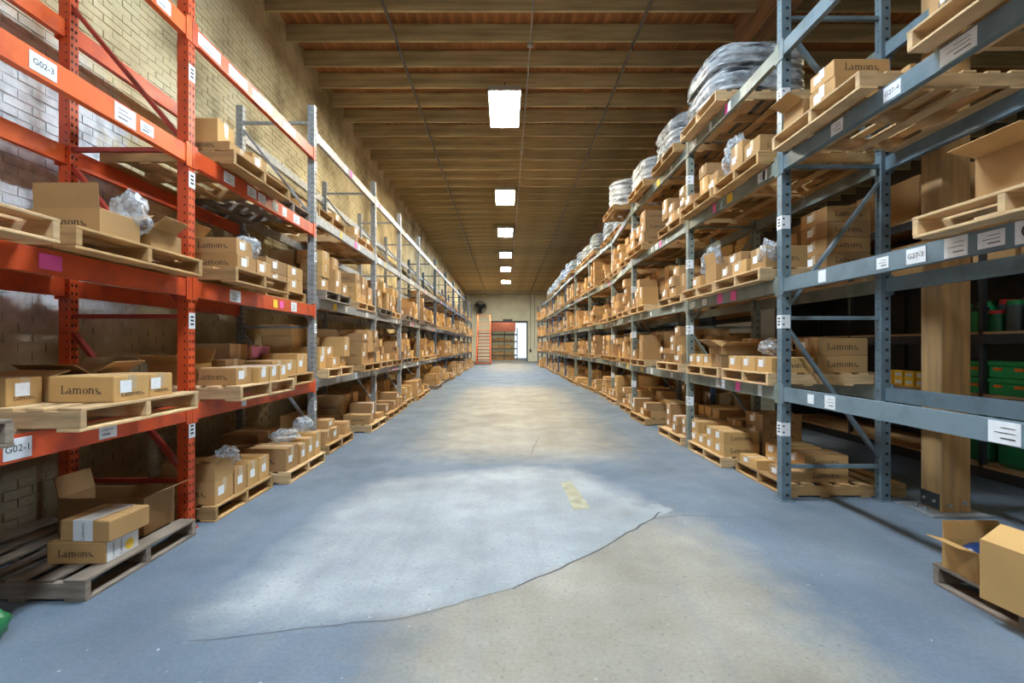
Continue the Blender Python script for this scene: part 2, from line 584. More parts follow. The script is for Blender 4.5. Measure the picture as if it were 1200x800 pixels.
def make_floor():
    xs = np.concatenate([np.arange(XW, -3, .2), np.arange(-3, 3.2, .06), np.arange(3.2, XR + .3, .4)])
    xs[-1] = XR
    ys = np.concatenate([np.arange(DB, 1.4, .4), np.arange(1.4, 8, .06), np.arange(8, 44, .3), [44, 47, 50, 56]])
    X, Y = np.meshgrid(xs, ys)
    ny, nx = X.shape
    me = bpy.data.meshes.new('floor')
    vs = np.stack([X.ravel(), Y.ravel(), np.zeros(X.size)], 1)
    idx = np.arange(ny * nx).reshape(ny, nx)
    fs = np.stack([idx[:-1, :-1].ravel(), idx[:-1, 1:].ravel(), idx[1:, 1:].ravel(), idx[1:, :-1].ravel()], 1)
    me.from_pydata(vs.tolist(), [], fs.tolist())
    x, y = X.ravel(), Y.ravel()
    # worn, unpainted lane: foreground below the patch, then the middle of the aisle
    lane = np.exp(-((x - .25) / 1.75) ** 4)
    fore = np.exp(-((x - .55) / 1.25) ** 4) * (1 - sstep(3.2, 5.2, y))
    mid = lane * sstep(5.0, 7.0, y) * (1 - sstep(15, 19, y))
    far = lane * .55 * sstep(20, 30, y)
    r = np.clip(np.maximum(np.maximum(fore * .95, mid * .8), far), 0, 1)
    sd = poly_sd(x, y, PATCH)
    low = y < (2.3 + 1.84 * np.clip((x + 1.6) / 3.1, 0, 1) ** 1.5 + .25)
    soft = np.where(low, .025 + .40 * (1 - sstep(-1.5, -.3, x)), .45)
    g = np.clip((sd + soft * .8) / (2 * soft), 0, 1)
    g = g * g * (3 - 2 * g)
    ca = me.color_attributes.new('wear', 'FLOAT_COLOR', 'POINT')
    col = np.stack([r, g, np.zeros_like(r), np.ones_like(r)], 1).astype(np.float32)
    ca.data.foreach_set('color', col.ravel())
    me.materials.append(MATS['floor'])
    o = struct(link('floor', me), 'worn blue-grey painted concrete warehouse floor', 'floor')
    # crack along the near edge of the pale patch, running on to the right
    def crack(pts, wd):
        mb = MB()
        P = []
        for i in range(len(pts) - 1):
            a, b = Vector(pts[i]), Vector(pts[i + 1])
            for k in range(8):
                t = k / 8
                q = a.lerp(b, t)
                P.append(q + Vector((mnoise.noise((q.x * 9, q.y * 9, 1)) * .025, mnoise.noise((q.x * 9, q.y * 9, 7)) * .025)))
        P.append(Vector(pts[-1]))
        vs, fs = [], []
        for i, q in enumerate(P):
            d = (P[min(i + 1, len(P) - 1)] - P[max(i - 1, 0)]).normalized()
            n = Vector((-d.y, d.x)) * wd * (.5 + .5 * abs(mnoise.noise((q.x * 4, q.y * 4, 3))))
            vs += [(q.x - n.x, q.y - n.y, .0015), (q.x + n.x, q.y + n.y, .0015)]
        fs = [(2 * i, 2 * i + 1, 2 * i + 3, 2 * i + 2) for i in range(len(P) - 1)]
        mb.add(vs, fs)
        link('crack', mb.mesh('crack', 'dirt'), o)
    crack([(-1.62, 2.30), (-.535, 2.52), (.04, 2.81)], .004)
    crack([(.04, 2.81), (.67, 3.33), (1.28, 3.96), (1.40, 4.10)], .013)
    crack([(1.28, 3.96), (1.55, 4.02), (2.1, 3.98)], .006)
    crack([(.35, 6.3), (.42, 6.8), (.55, 7.5)], .007)
    crack([(-1.5, 7.2), (-1.2, 7.35), (-.9, 7.2)], .012)
    mb = MB()
    mb.add([(.62, 4.15, .001), (.78, 4.2, .001), (.72, 5.05, .001), (.60, 5.0, .001)], [(0, 1, 2, 3)])
    link('yellow_stripe', mb.mesh('stripe', 'yellow_mark'), o)


make_floor()

# left wall: mortar backing and bricks ---------------------------------
mb = MB(); mb.box(XW - .3, XW, DB, DF, 0, 7.4)
wall_left = struct(link('wall_left', mb.mesh('wall_left', 'brick')), 'cream painted brick wall behind the left racks', 'wall')
BL, BH, JT = .205, .066, .010
cells = []
rows = int(7.0 / (BH + JT))
for r in range(rows):
    z = .01 + r * (BH + JT)
    off = (BL + JT) / 2 if r % 2 else 0
    y = -3.0 - off
    while y < DF - .2:
        cells.append((y, z))
        y += BL + JT


def brick_rank(c):
    y, z = c[0] + BL / 2, c[1]
    if y < 3.45:
        return 1e6
    return math.hypot(3.8, y) + (0 if 1.1 < z < 3.9 else .9)


cells.sort(key=brick_rank)
bm_v = []
for i in range(4):
    mb = MB(); mb.box(0, .005 + .003 * i, 0, BL, 0, BH); bm_v.append(mb.mesh('brick', 'brick'))
for i, (y, z) in enumerate(cells[:300]):
    link('brick', bm_v[random.randrange(4)], wall_left, (XW, y, z))
mb = MB()
for (y, z) in cells[300:]:
    t = .004 + random.random() * .009
    j = random.uniform(-.002, .002)
    a, b, c, d = y, y + BL, z + j, z + BH + j
    mb.add([(XW, a, c), (XW, b, c), (XW, b, d), (XW, a, d), (XW + t, a, c), (XW + t, b, c), (XW + t, b, d), (XW + t, a, d)],
           [(4, 5, 6, 7), (0, 1, 5, 4), (1, 2, 6, 5), (2, 3, 7, 6), (3, 0, 4, 7)])
o = link('brickwork', mb.mesh('brickwork', 'brick'), wall_left)
o['kind'] = 'stuff'

# right wall, rear wall with an unseen opening added for fill, far wall with the doorway ----------
mb = MB(); mb.box(XR, XR + .3, DB, DF, 0, 7.4)
struct(link('wall_right', mb.mesh('wall_right', 'wall_grey')), 'plain wall far beyond the right racks', 'wall')
mb = MB()
mb.box(XW, -1.3, DB - .3, DB, 0, 7.4); mb.box(1.3, XR, DB - .3, DB, 0, 7.4); mb.box(-1.3, 1.3, DB - .3, DB, 2.6, 7.4)
struct(link('wall_rear', mb.mesh('wall_rear', 'wall_grey')), 'wall behind the viewer with an opening added for fill light', 'wall')
DX0, DX1, DZ = -1.40, 1.98, 3.78
mb = MB()
mb.box(XW, DX0, DF, DF + .3, 0, 7.3); mb.box(DX1, XR, DF, DF + .3, 0, 7.3); mb.box(DX0, DX1, DF, DF + .3, DZ, 7.3)
wall_far = struct(link('wall_far', mb.mesh('wall_far', 'wall_cream')), 'pale yellow end wall with an open doorway', 'wall')
mb = MB()
mb.box(DX0 - .12, DX0, DF - .05, DF + .32, 0, DZ + .12); mb.box(DX1, DX1 + .12, DF - .05, DF + .32, 0, DZ + .12)
mb.box(DX0, DX1, DF - .05, DF + .32, DZ, DZ + .12)
door = struct(link('door_1', mb.mesh('door_frame', 'steel_dark')), 'dark steel frame of the open doorway', 'door frame')
mb = MB(); mb.box(DX0 - .1, DX1 + .1, DF - .12, DF - .05, DZ + .02, DZ + .10); mb.box(-.3, .6, DF - .2, DF - .05, DZ + .1, DZ + .28)
link('door_track', mb.mesh('track', 'steel_dark'), door)

# room beyond the doorway
mb = MB()
mb.box(-4, 1.05, 54, 54.3, 0, 6); mb.box(2.9, 6, 54, 54.3, 0, 6); mb.box(-4, 6, 54, 54.3, 4.2, 6)
struct(link('wall_beyond', mb.mesh('wall_beyond', 'wall_cream')), 'pale wall of the room beyond the doorway', 'wall')
mb = MB()
mb.box(-4.3, -4, DF + .3, 54.3, 0, 6); mb.box(6, 6.3, DF + .3, 54.3, 0, 6); mb.box(-4.3, 6.3, DF + .3, 54.3, 6, 6.2)
struct(link('wall_side_beyond', mb.mesh('wall_side_beyond', 'wall_cream')), 'side walls of the room beyond the doorway', 'wall')

# ceiling deck planks, joists, girder, columns --------------------------------
mb = MB()
z0, z1 = zj(DB) + .36, zj(DF + .3) + .36
mb.add([(XW - .3, DB - .3, z0), (XR + .3, DB - .3, z0), (XR + .3, DF + .3, z1), (XW - .3, DF + .3, z1),
        (XW - .3, DB - .3, z0 + .1), (XR + .3, DB - .3, z0 + .1), (XR + .3, DF + .3, z1 + .1), (XW - .3, DF + .3, z1 + .1)],
       [(0, 3, 2, 1), (4, 5, 6, 7), (0, 1, 5, 4), (1, 2, 6, 5), (2, 3, 7, 6), (3, 0, 4, 7)])
ceiling = struct(link('ceiling', mb.mesh('ceiling', 'deck')), 'timber roof deck carried by closely spaced joists', 'ceiling')
PW = .19
plank_me = MB()
L_ = DF - DB
plank_me.box(0, PW - .012, 0, L_, 0, .024)
plank_me = plank_me.mesh('plank', 'deck')
ang = math.atan(-0.0112)
x = XW
while x < XR - .1:
    link('plank', plank_me, ceiling, (x, DB, zj(DB) + .325 + random.random() * .006), (ang, 0, 0))
    x += PW
XG0, XG1 = 3.95, 4.20
jl = MB(); jl.bbox(0, XG0 - XW, 0, .045, 0, .30, .004); jl = jl.mesh('joist', 'joist')
jr = MB(); jr.bbox(0, XR - XG1, 0, .045, 0, .30, .004); jr = jr.mesh('joist', 'joist')
d = 7.19 - .70 * 23
while d < DF:
    link('joist', jl, ceiling, (XW, d, zj(d) + .012))
    link('joist', jr, ceiling, (XG1, d, zj(d) + .012))
    d += .70
mb = MB()
za, zb = zj(DB), zj(DF)
for (xa, xb, bt, tp, mi) in ((XG0, XG1, -.42, .30, 0),):
    mb.add([(xa, DB, za + bt), (xb, DB, za + bt), (xb, DB, za + tp), (xa, DB, za + tp),
            (xa, DF, zb + bt), (xb, DF, zb + bt), (xb, DF, zb + tp), (xa, DF, zb + tp)],
           [(0, 1, 2, 3), (7, 6, 5, 4), (0, 4, 5, 1), (1, 5, 6, 2), (2, 6, 7, 3), (3, 7, 4, 0)])
girder = struct(link('trim_1', mb.mesh('girder', 'girder')), 'heavy timber girder carrying the joists on the right', 'beam')
# ledger along the girder foot that the joists sit on
mb = MB(); mb.bar((XG0 - .03, DB, za - .38), (XG0 - .03, DF, zb - .38), .05, .07)
link('ledger', mb.mesh('ledger', 'girder'), girder)

COLS = [4.06, 9.95, 16.3, 22.3, 28.3, 34.3, 40.3]
names = ['nearest', 'second', 'third', 'fourth', 'fifth', 'sixth', 'seventh']
for k, d in enumerate(COLS):
    x0, x1 = (3.88, 4.15)
    if k in (1, 2):
        x0, x1 = 3.98, 4.22
    root = empty('timber_column', ((x0 + x1) / 2, d + .1, 0))
    thing(root, f'{names[k]} square timber roof column standing behind the right rack', 'column', 'timber columns behind the right racks')
    hw = (x1 - x0) / 2
    mb = MB(); mb.bbox(-hw, hw, -.1, .1, .012, zj(d) - .42, .008)
    link('shaft', mb.mesh('shaft', 'post_wood'), root)
    if k == 0:
        mb = MB(); mb.box(-hw - .16, hw + .10, -.2, .2, 0, .012)
        link('base_plate', mb.mesh('base_plate', 'galv'), root)
        for (px, pz) in ((-.07, .08), (.07, .10)):
            mb = MB(); mb.tube([(px, -.1, pz), (px, -.125, pz)], .016, 8)
            link('bolt', mb.mesh('bolt', 'galv'), root)
        mb = MB(); mb.box(-hw - .008, -hw, -.09, .09, .03, .17)
        link('base_bracket', mb.mesh('bracket', 'steel_dark'), root)
        for py in (-.05, .05):
            mb = MB(); mb.tube([(-hw - .02, py, .1), (-hw, py, .1)], .014, 8)
            link('bolt', mb.mesh('bolt', 'galv'), root)
            mb = MB(); mb.tube([(-hw - .09, py, .012), (-hw - .09, py, .05)], .012, 8)
            link('anchor_bolt', mb.mesh('bolt', 'galv'), root)

# pipes under the joists --------------------------------
for (px, m, r, nm, hang) in ((-1.88, 'pipe', .026, 'left', True), (.42, 'pipe_light', .014, 'middle', False), (2.2, 'pipe', .026, 'right', True)):
    root = empty('ceiling_pipe', (px, 0, 0))
    thing(root, {'left': 'dark sprinkler pipe running under the joists on the left side',
                 'middle': 'thin pale conduit running under the joists beside the lamp row',
                 'right': 'dark sprinkler pipe running under the joists on the right side'}[nm], 'pipe')
    mb = MB(); mb.tube([(0, DB + .5, zj(DB) - r - .03), (0, DF - .5, zj(DF) - r - .03)], r, 8)
    link('pipe', mb.mesh('pipe', m), root)
    dd = 7.2 + .7 * 1
    while dd < 40:
        mb = MB()
        zc = zj(dd) - r - .03
        mb.box(-.01, .01, dd + .01, dd + .03, zc, zj(dd) + .012)
        if hang:
            mb.tube([(0, dd + .02, zc - .02), (0, dd + .02, zc - .09)], .015, 6)
        else:
            mb.tube([(-.05, dd + .02, zc), (.05, dd + .02, zc)], .04, 8)
        link('hanger' if not hang else 'sprinkler_head', mb.mesh('hanger', m), root)
        dd += 4.2

# ceiling lamps ------------------------------------------------------
ln = ['', '', '', 'nearest', 'second', 'third', 'fourth', 'fifth', 'sixth', 'seventh']
for k, (lx, ly, c, s) in enumerate(LAMPS):
    zl = 6.47 - (.0 if k < 9 else .2)
    root = empty('ceiling_lamp', (lx, ly, zl))
    if k < 3:
        lab = ['lamp hanging over the aisle far behind the viewer', 'lamp hanging over the aisle just behind the viewer', 'lamp hanging above the viewer, before the first visible one'][k]
    elif k < 9:
        lab = f'{ln[k]} glowing rectangular lamp of the row over the aisle'
    else:
        lab = f'warm rectangular lamp over the neighbouring right aisle, {["behind the viewer", "first ahead", "second ahead", "third ahead"][k - 9]}'
    thing(root, lab, 'lamp', 'ceiling lamps')
    mb = MB()
    a, b = .33, .76
    mb.box(-a, a, -b, b, .06, .09)
    mb.box(-a, -a + .02, -b, b, -.012, .06); mb.box(a - .02, a, -b, b, -.012, .06)
    mb.box(-a, a, -b, -b + .02, -.012, .06); mb.box(-a, a, b - .02, b, -.012, .06)
    mb.box(-.12, .12, -.3, .3, .09, .17)
    link('housing', mb.mesh('housing', 'housing'), root)
    mb = MB(); mb.box(-a + .022, a - .022, -b + .022, b - .022, .0, .01)
    emis(f'lamp_{k}', c, LAMP * s)
    link('lens', mb.mesh('lens', f'lamp_{k}'), root)
    for hy in (-.5, .5):
        mb = MB(); mb.tube([(0, hy, .09), (0, hy, zj(ly) + .012 - zl)], .012, 6)
        link('hanger_rod', mb.mesh('rod', 'steel_dark'), root)

# ================================================================== pallet racks
PWX, PWY = .09, .076      # upright section
_post = {}


def post_mesh(h, m, holes):
    """upright, origin at its aisle-side near bottom corner, aisle face at x=0 towards -x (mirror for the left row)"""
    k = (round(h, 2), m, holes)
    if k in _post:
        return _post[k]
    mb = MB()
    if not holes:
        mb.box(0, PWX, 0, PWY, 0, h)
    else:
        # back and far sides plain
        mb.add([(PWX, 0, 0), (PWX, PWY, 0), (PWX, PWY, h), (PWX, 0, h)], [(0, 1, 2, 3)])
        mb.add([(0, PWY, 0), (PWX, PWY, 0), (PWX, PWY, h), (0, PWY, h)], [(3, 2, 1, 0)])
        mb.add([(0, 0, h), (PWX, 0, h), (PWX, PWY, h), (0, PWY, h)], [(0, 1, 2, 3)])
        mb.add([(.012, .012, 0), (PWX, .012, 0), (PWX, .012, h), (.012, .012, h)], [(0, 1, 2, 3)], 1)   # black sheets stand in for the shade inside the post
        mb.add([(.012, .012, 0), (.012, PWY, 0), (.012, PWY, h), (.012, .012, h)], [(3, 2, 1, 0)], 1)
        pitch = .1 if holes == 2 else .065
        n = int(h / pitch)

        def panel(fn, width, cols, hw, hh):
            """sheet of given width with holes at the column centres"""
            us = [0]
            for c in cols:
                us += [c - hw, c + hw]
            us.append(width)
            for i in range(n + 1):
                zb = i * pitch
                zt = min((i + 1) * pitch, h)
                zs = [zb, zb + (pitch - hh) / 2, zb + (pitch + hh) / 2, zt]
                if zt - zb < pitch - 1e-6:
                    zs = [zb, zt]
                    rng_ = [(0, False)]
                else:
                    rng_ = [(0, False), (1, True), (2, False)]
                for (j, holed) in rng_:
                    for q in range(len(us) - 1):
                        if holed and q % 2 == 1:
                            continue
                        if not holed and q > 0:
                            continue
                        ua, ub = (us[q], us[q + 1]) if holed else (0, width)
                        mb.add([fn(ua, zs[j]), fn(ub, zs[j]), fn(ub, zs[j + 1]), fn(ua, zs[j + 1])], [(0, 1, 2, 3)])
        if holes == 1:
            panel(lambda u, z: (u, 0, z), PWX, [.03], .007, .014)
            panel(lambda u, z: (0, PWY - u, z), PWY, [.02, .056], .008, .026)
        else:
            panel(lambda u, z: (u, 0, z), PWX, [.055], .014, .026)
            panel(lambda u, z: (0, PWY - u, z), PWY, [.038], .006, .016)
    me = mb.mesh('post', [m, 'black'])
    _post[k] = me
    return me


_postm = {}


def post_mirror(me):
    if me.name not in _postm:
        c = me.copy()
        c.transform(Matrix.Scale(-1, 4, (1, 0, 0)))
        c.flip_normals()
        _postm[me.name] = c
    return _postm[me.name]


DEPTH = 1.05
side_ord = ['nearest', 'second', 'third', 'fourth', 'fifth', 'sixth', 'seventh', 'eighth', 'ninth', 'tenth', 'eleventh', 'twelfth', 'thirteenth', 'fourteenth']


def add_frame(rack, s, X, D, h, m, holes, style, tag=True):
    """front and rear upright with lacing; s = -1 left row, +1 right row; X = aisle face distance"""
    me = post_mesh(h, m, holes)
    if s < 0:
        me = post_mirror(me)
    bh = MB(); bh.box(-.03, .13, -.02, .10, 0, .008)
    for rear in (0, 1):
        px = s * (X + rear * (DEPTH - PWX))
        p = link('post', me, rack, (px, D, .008))
        mb = MB(); q = [-.02, PWX + .03]
        mb.box(min(s * q[0], s * q[1]), max(s * q[0], s * q[1]), -.02, PWY + .02, -.008, 0)
        link('base_plate', mb.mesh('base_plate', m), p)
        if rear == 0 and tag and D < 14:
            for z in ([.62, 1.66, 2.62, 3.85] if D > 4.3 else [.74, 1.63, 2.78, 3.65]):
                mb = MB(); mb.box(-.002, .002, .002, PWY - .002, z, z + .13)
                if s > 0:
                    mb.box(0, PWX * .9, -.004, -.001, z, z + .13)
                link('paper_label', mb.mesh('post_label', 'paper'), p, (-.002 * s, 0, 0))
                for kz in range(3):
                    mb = MB(); mb.box(-.0005, .0005, .02, PWY - .02, z + .03 + kz * .03, z + .045 + kz * .03)
                    if s > 0 and kz != 1:
                        mb.box(.012, .03, -.0055, -.0045, z + .03 + kz * .03, z + .045 + kz * .03)
                    link('print', mb.mesh('print', 'ink'), p, (-.005 * s, 0, 0))
    xf, xr = s * (X + PWX), s * (X + DEPTH - PWX)
    yb = D + PWY / 2
    for z in style['h']:
        if z < h - .05:
            mb = MB(); mb.bar((xf, yb, z), (xr, yb, z), .035, .035)
            link('cross_brace', mb.mesh('cross_brace', style.get('m', m)), rack)
    for (zf, zr) in style['d']:
        if max(zf, zr) < h + .05:
            mb = MB(); mb.bar((xf, yb, zf), (xr, yb, zr), .03, .045, up=(0, 1, 0))
            link('diagonal_brace', mb.mesh('diagonal_brace', style.get('m', m)), rack)


def add_beam(rack, s, X0, D0, X1, D1, ztop, m, bh=.13, tags=(), rear_too=True):
    """front and rear beam of one level, between two frames"""
    for rear in (0, 1):
        a = X0 + (rear * (DEPTH - .05)); b = X1 + (rear * (DEPTH - .05))
        mb = MB()
        p = Vector((s * (a + .025), D0 + PWY, ztop - bh / 2)); q = Vector((s * (b + .025), D1, ztop - bh / 2))
        mb.bar(p, q, .05, bh)
        d = (q - p).normalized()
        for e, sg in ((p, 1), (q, -1)):   # end connectors clipped on the uprights
            c = e
            off = Vector((-s * .028 if rear == 0 else s * .028, 0, 0))
            mb.bar(c + off - d * sg * .036, c + off + d * sg * .03, .008, .19)
        bo = link('beam', mb.mesh('beam', m), rack)
        if rear == 0:
            ln_ = (q - p).length
            for (t, wd, ht, mm, txt) in tags:
                c = p.lerp(q, t) + Vector((-s * .0265, 0, 0))
                e = MB()
                e.bar(c - d * wd / 2, c + d * wd / 2, .003, ht)
                lo = link('paper_label', e.mesh('beam_label', mm), bo)
                rz = math.atan2(d.y, d.x) if s < 0 else math.atan2(-d.y, -d.x)
                if txt:
                    link('print', text_mesh(txt, ht * (.9 if len(txt) == 1 else .46)), lo, c + Vector((-s * .003, 0, 0)), (0, 0, rz))
                elif mm == 'paper' and wd > .09 and D0 < 8:
                    pr = MB()
                    for kk, hh in ((-.25, .006), (.0, .003), (.22, .003)):
                        pr.bar(c + Vector((-s * .003, 0, kk * ht)) - d * wd * .35, c + Vector((-s * .003, 0, kk * ht)) + d * wd * (.1 if kk else .3), .001, hh)
                    link('print', pr.mesh('print', 'ink'), lo)


def rtags(rg, n):
    return [(rg.uniform(.08, .92), rg.choice([.07, .1, .13]), rg.choice([.08, .1, .11]), rg.choice(['paper'] * 6 + ['paper_pink', 'paper_yellow']), None) for _ in range(n)]


LEFT = [(.95, 2.571), (3.684, 2.571), (6.1, 2.571), (8.95, 2.571), (11.1, 2.571), (13.5, 2.571), (16.7, 2.571), (19.6, 2.571),
        (22.5, 2.571), (25.4, 2.571), (28.3, 2.571), (31.2, 2.571), (34.1, 2.571)]
RIGHT = [(1.70, 2.66), (4.39, 2.66), (6.65, 2.66), (9.65, 2.68), (12.55, 2.92), (15.5, 2.82), (18.2, 2.75), (20.9, 2.70),
         (23.7, 2.70), (26.5, 2.68), (29.3, 2.62), (32.1, 2.50), (34.9, 2.42)]
LV_O = [1.03, 2.04, 3.12, 4.14]
LV_G = [1.05, 2.14, 3.28, 4.40]
LV_R = [1.10, 2.15, 3.32, 4.42]
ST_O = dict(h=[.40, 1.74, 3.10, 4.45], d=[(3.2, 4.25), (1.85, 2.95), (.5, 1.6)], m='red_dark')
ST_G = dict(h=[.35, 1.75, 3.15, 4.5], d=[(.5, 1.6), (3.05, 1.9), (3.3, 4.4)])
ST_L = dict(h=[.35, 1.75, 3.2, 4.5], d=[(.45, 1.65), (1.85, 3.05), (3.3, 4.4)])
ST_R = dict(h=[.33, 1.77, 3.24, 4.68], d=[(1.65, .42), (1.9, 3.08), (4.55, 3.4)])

rg = random.Random(3)
rackLO = thing(empty('pallet_rack', (-2.571, .95, 0)), 'orange steel pallet rack against the brick wall, left foreground', 'rack', 'pallet racks along the aisle')
rackLG = thing(empty('pallet_rack', (-2.571, 6.1, 0)), 'galvanised steel pallet rack after the orange one on the left', 'rack', 'pallet racks along the aisle')
rackLB = thing(empty('pallet_rack', (-2.571, 16.7, 0)), 'dark blue pallet rack at the far end of the left row', 'rack', 'pallet racks along the aisle')
rackRA = thing(empty('pallet_rack', (2.66, 1.7, 0)), 'blue-grey steel pallet rack in the right foreground', 'rack', 'pallet racks along the aisle')
rackRB = thing(empty('pallet_rack', (2.92, 12.55, 0)), 'grey pallet rack set back in the middle of the right row', 'rack', 'pallet racks along the aisle')
rackRC = thing(empty('pallet_rack', (2.62, 29.3, 0)), 'dark blue pallet rack at the far end of the right row', 'rack', 'pallet racks along the aisle')


def in_rack(r, fn, *a, **k):
    """builds parts in world space, then hangs them under the rack root"""
    before = set(o.name for o in COL.objects)
    fn(r, *a, **k)
    for o in COL.objects:
        if o.name not in before and o.parent == r:
            o.location = Vector(o.location) - Vector(r.location)


for i, (D, X) in enumerate(LEFT):
    if i < 2:
        in_rack(rackLO, add_frame, -1, X, D, 5.1, 'orange', 1, ST_O)
    elif i < 6:
        in_rack(rackLG, add_frame, -1, X, D, 4.72, 'galv', 1 if i < 4 else 0, ST_L)
    else:
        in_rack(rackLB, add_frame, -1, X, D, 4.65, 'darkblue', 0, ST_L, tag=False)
for i in range(len(LEFT) - 1):
    (a, xa), (b, xb) = LEFT[i], LEFT[i + 1]
    rk = rackLO if i < 2 else rackLG if i < 6 else rackLB
    lv = LV_O if i < 2 else LV_G
    for li, z in enumerate(lv):
        m = ('orange_lit' if li in (2, 3) and i == 0 else 'orange') if i < 2 else 'galv' if i < 6 else 'darkblue'
        tags = []
        if i == 0:
            tags = [[(.515, .14, .11, 'paper', 'G02-1'), (.72, .13, .11, 'paper', None)], [(.58, .13, .085, 'paper_pink', None), (.46, .07, .1, 'paper', None)],
                    [(.565, .15, .1, 'paper', 'G02-3'), (.77, .17, .12, 'paper', None), (.84, .12, .08, 'paper', None)], [(.9, .14, .1, 'paper', None)]][li]
        elif i == 1:
            tags = [[(.3, .08, .1, 'paper', None)], [(.24, .17, .11, 'paper', None), (.56, .09, .09, 'paper_yellow', None), (.62, .09, .08, 'paper_pink', None), (.75, .14, .11, 'paper', None)],
                    [(.2, .16, .1, 'paper', None), (.36, .16, .1, 'paper', None), (.44, .14, .09, 'paper', None), (.56, .12, .09, 'paper', None), (.65, .1, .1, 'paper', None), (.78, .16, .1, 'paper', None)],
                    [(.08, .3, .1, 'paper', None), (.26, .3, .1, 'paper', None), (.45, .4, .09, 'paper', None), (.7, .3, .09, 'paper', None)]][li]
        elif i < 6:
            tags = rtags(rg, 3)
        elif i < 9:
            tags = rtags(rg, 2)
        if i >= 6 and li == 3 and i > 9:
            continue
        in_rack(rk, add_beam, -1, xa, a, xb, b, z, m, .14 if i < 2 else .12, tags)
for i, (D, X) in enumerate(RIGHT):
    rk = rackRA if i < 4 else rackRB if i < 10 else rackRC
    hgt = 5.0 if i < 2 else 4.5
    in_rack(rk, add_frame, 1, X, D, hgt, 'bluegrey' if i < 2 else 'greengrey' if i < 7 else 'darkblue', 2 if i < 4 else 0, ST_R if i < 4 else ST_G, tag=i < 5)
for i in range(len(RIGHT) - 1):
    (a, xa), (b, xb) = RIGHT[i], RIGHT[i + 1]
    rk = rackRA if i < 4 else rackRB if i < 10 else rackRC
    for li, z in enumerate(LV_R):
        tags = []
        if i == 0:
            tags = [[(.25, .16, .12, 'paper', None), (.75, .12, .11, 'paper', None), (.84, .08, .08, 'paper', None)],
                    [(.205, .13, .12, 'paper', 'C'), (.275, .14, .09, 'paper', None), (.35, .14, .12, 'paper', None), (.45, .14, .10, 'paper', 'G27-3'), (.55, .1, .08, 'paper', None), (.785, .09, .10, 'paper', None)],
                    [(.345, .22, .11, 'paper', None), (.52, .14, .1, 'paper', 'G27-4'), (.72, .13, .1, 'paper', None)], []][li]
        elif i < 3:
            tags = rtags(rg, 4)
        elif i < 8:
            tags = rtags(rg, 3)
        if li == 3 and i > 10:
            continue
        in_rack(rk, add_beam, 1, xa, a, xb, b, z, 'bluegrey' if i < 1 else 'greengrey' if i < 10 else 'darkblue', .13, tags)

# ================================================================== pallets
PLX, PLH = 1.20, .13
_pm = {}


def pallet_piece(kind, m, ly):
    k = (kind, m, ly)
    if k not in _pm:
        mb = MB()
        if kind == 'stringer':
            mb.bbox(-PLX / 2, PLX / 2, -.02, .02, 0, .094, .003)
        elif kind == 'board':
            mb.bbox(-.05, .05, -ly / 2, ly / 2, 0, .018, .003)
        elif kind == 'wide':
            mb.bbox(-.065, .065, -ly / 2, ly / 2, 0, .018, .003)
        _pm[k] = mb.mesh(kind, m)
    return _pm[k]


_ps = {}


def pallet_single(m, ly):
    k = (m, ly)
    if k not in _ps:
        mb = MB()
        for y in (-ly / 2 + .02, 0, ly / 2 - .02):
            mb.box(-PLX / 2, PLX / 2, y - .02, y + .02, .018, .112)
        for i in range(6):
            x = -PLX / 2 + .06 + i * (PLX - .12) / 5
            mb.box(x - .055, x + .055, -ly / 2, ly / 2, .112, .13)
        for x in (-.54, 0, .54):
            mb.box(x - .05, x + .05, -ly / 2, ly / 2, 0, .018)
        _ps[k] = mb.mesh('pallet', m)
    return _ps[k]


PALLETS = []
lvl_name = ['floor', 'first shelf', 'second shelf', 'third shelf', 'top shelf']


def bay_name(s, i):
    if s < 0:
        return ['nearest orange bay', 'second orange bay'][i] if i < 2 else f'{side_ord[i]} left bay'
    return f'{side_ord[i]} right bay'


def pallet(s, edge, y0, z, ly, wood, where, detailed, rz=0.0):
    """edge = aisle-side distance from the aisle's axis, y0 = near end; where = label words"""
    cx, cy = s * (edge + PLX / 2), y0 + ly / 2
    adj = {'wood_pale': 'pale new', 'wood_mid': 'brown', 'wood_old': 'weathered dark'}[wood]
    lab = f'{adj} wooden pallet, {where}'
    if detailed:
        root = empty('pallet', (cx, cy, z), rz)
        for y in (-ly / 2 + .02, 0, ly / 2 - .02):
            link('stringer', pallet_piece('stringer', wood, ly), root, (0, y, .018))
        for i in range(7):
            x = -PLX / 2 + .065 + i * (PLX - .13) / 6
            link('deck_board', pallet_piece('wide' if i in (0, 6) else 'board', wood, ly), root, (x, random.uniform(-.006, .006), .112))
        for x in (-.535, -.2, .2, .535):
            link('bottom_board', pallet_piece('wide' if abs(x) > .5 else 'board', wood, ly), root, (x, random.uniform(-.005, .005), 0))
    else:
        root = link('pallet', pallet_single(wood, ly), None, (cx, cy, z), (0, 0, rz))
    thing(root, lab, 'pallet', 'wooden pallets on the racks')
    return root


# ================================================================== cartons
_cb = {}


def carton_body(lx, ly, h, m):
    k = (lx, ly, h, m)
    if k not in _cb:
        mb = MB()
        mb.bbox(-lx / 2, lx / 2, -ly / 2, ly / 2, 0, h, .004)
        # top flaps meeting along the middle, a hair proud, with a seam between them
        mb.box(-lx / 2 + .004, lx / 2 - .004, -ly / 2 + .004, -.0015, h, h + .0025)
        mb.box(-lx / 2 + .004, lx / 2 - .004, .0015, ly / 2 - .004, h, h + .0025)
        _cb[k] = mb.mesh('carton', m)
    return _cb[k]


_part = {}


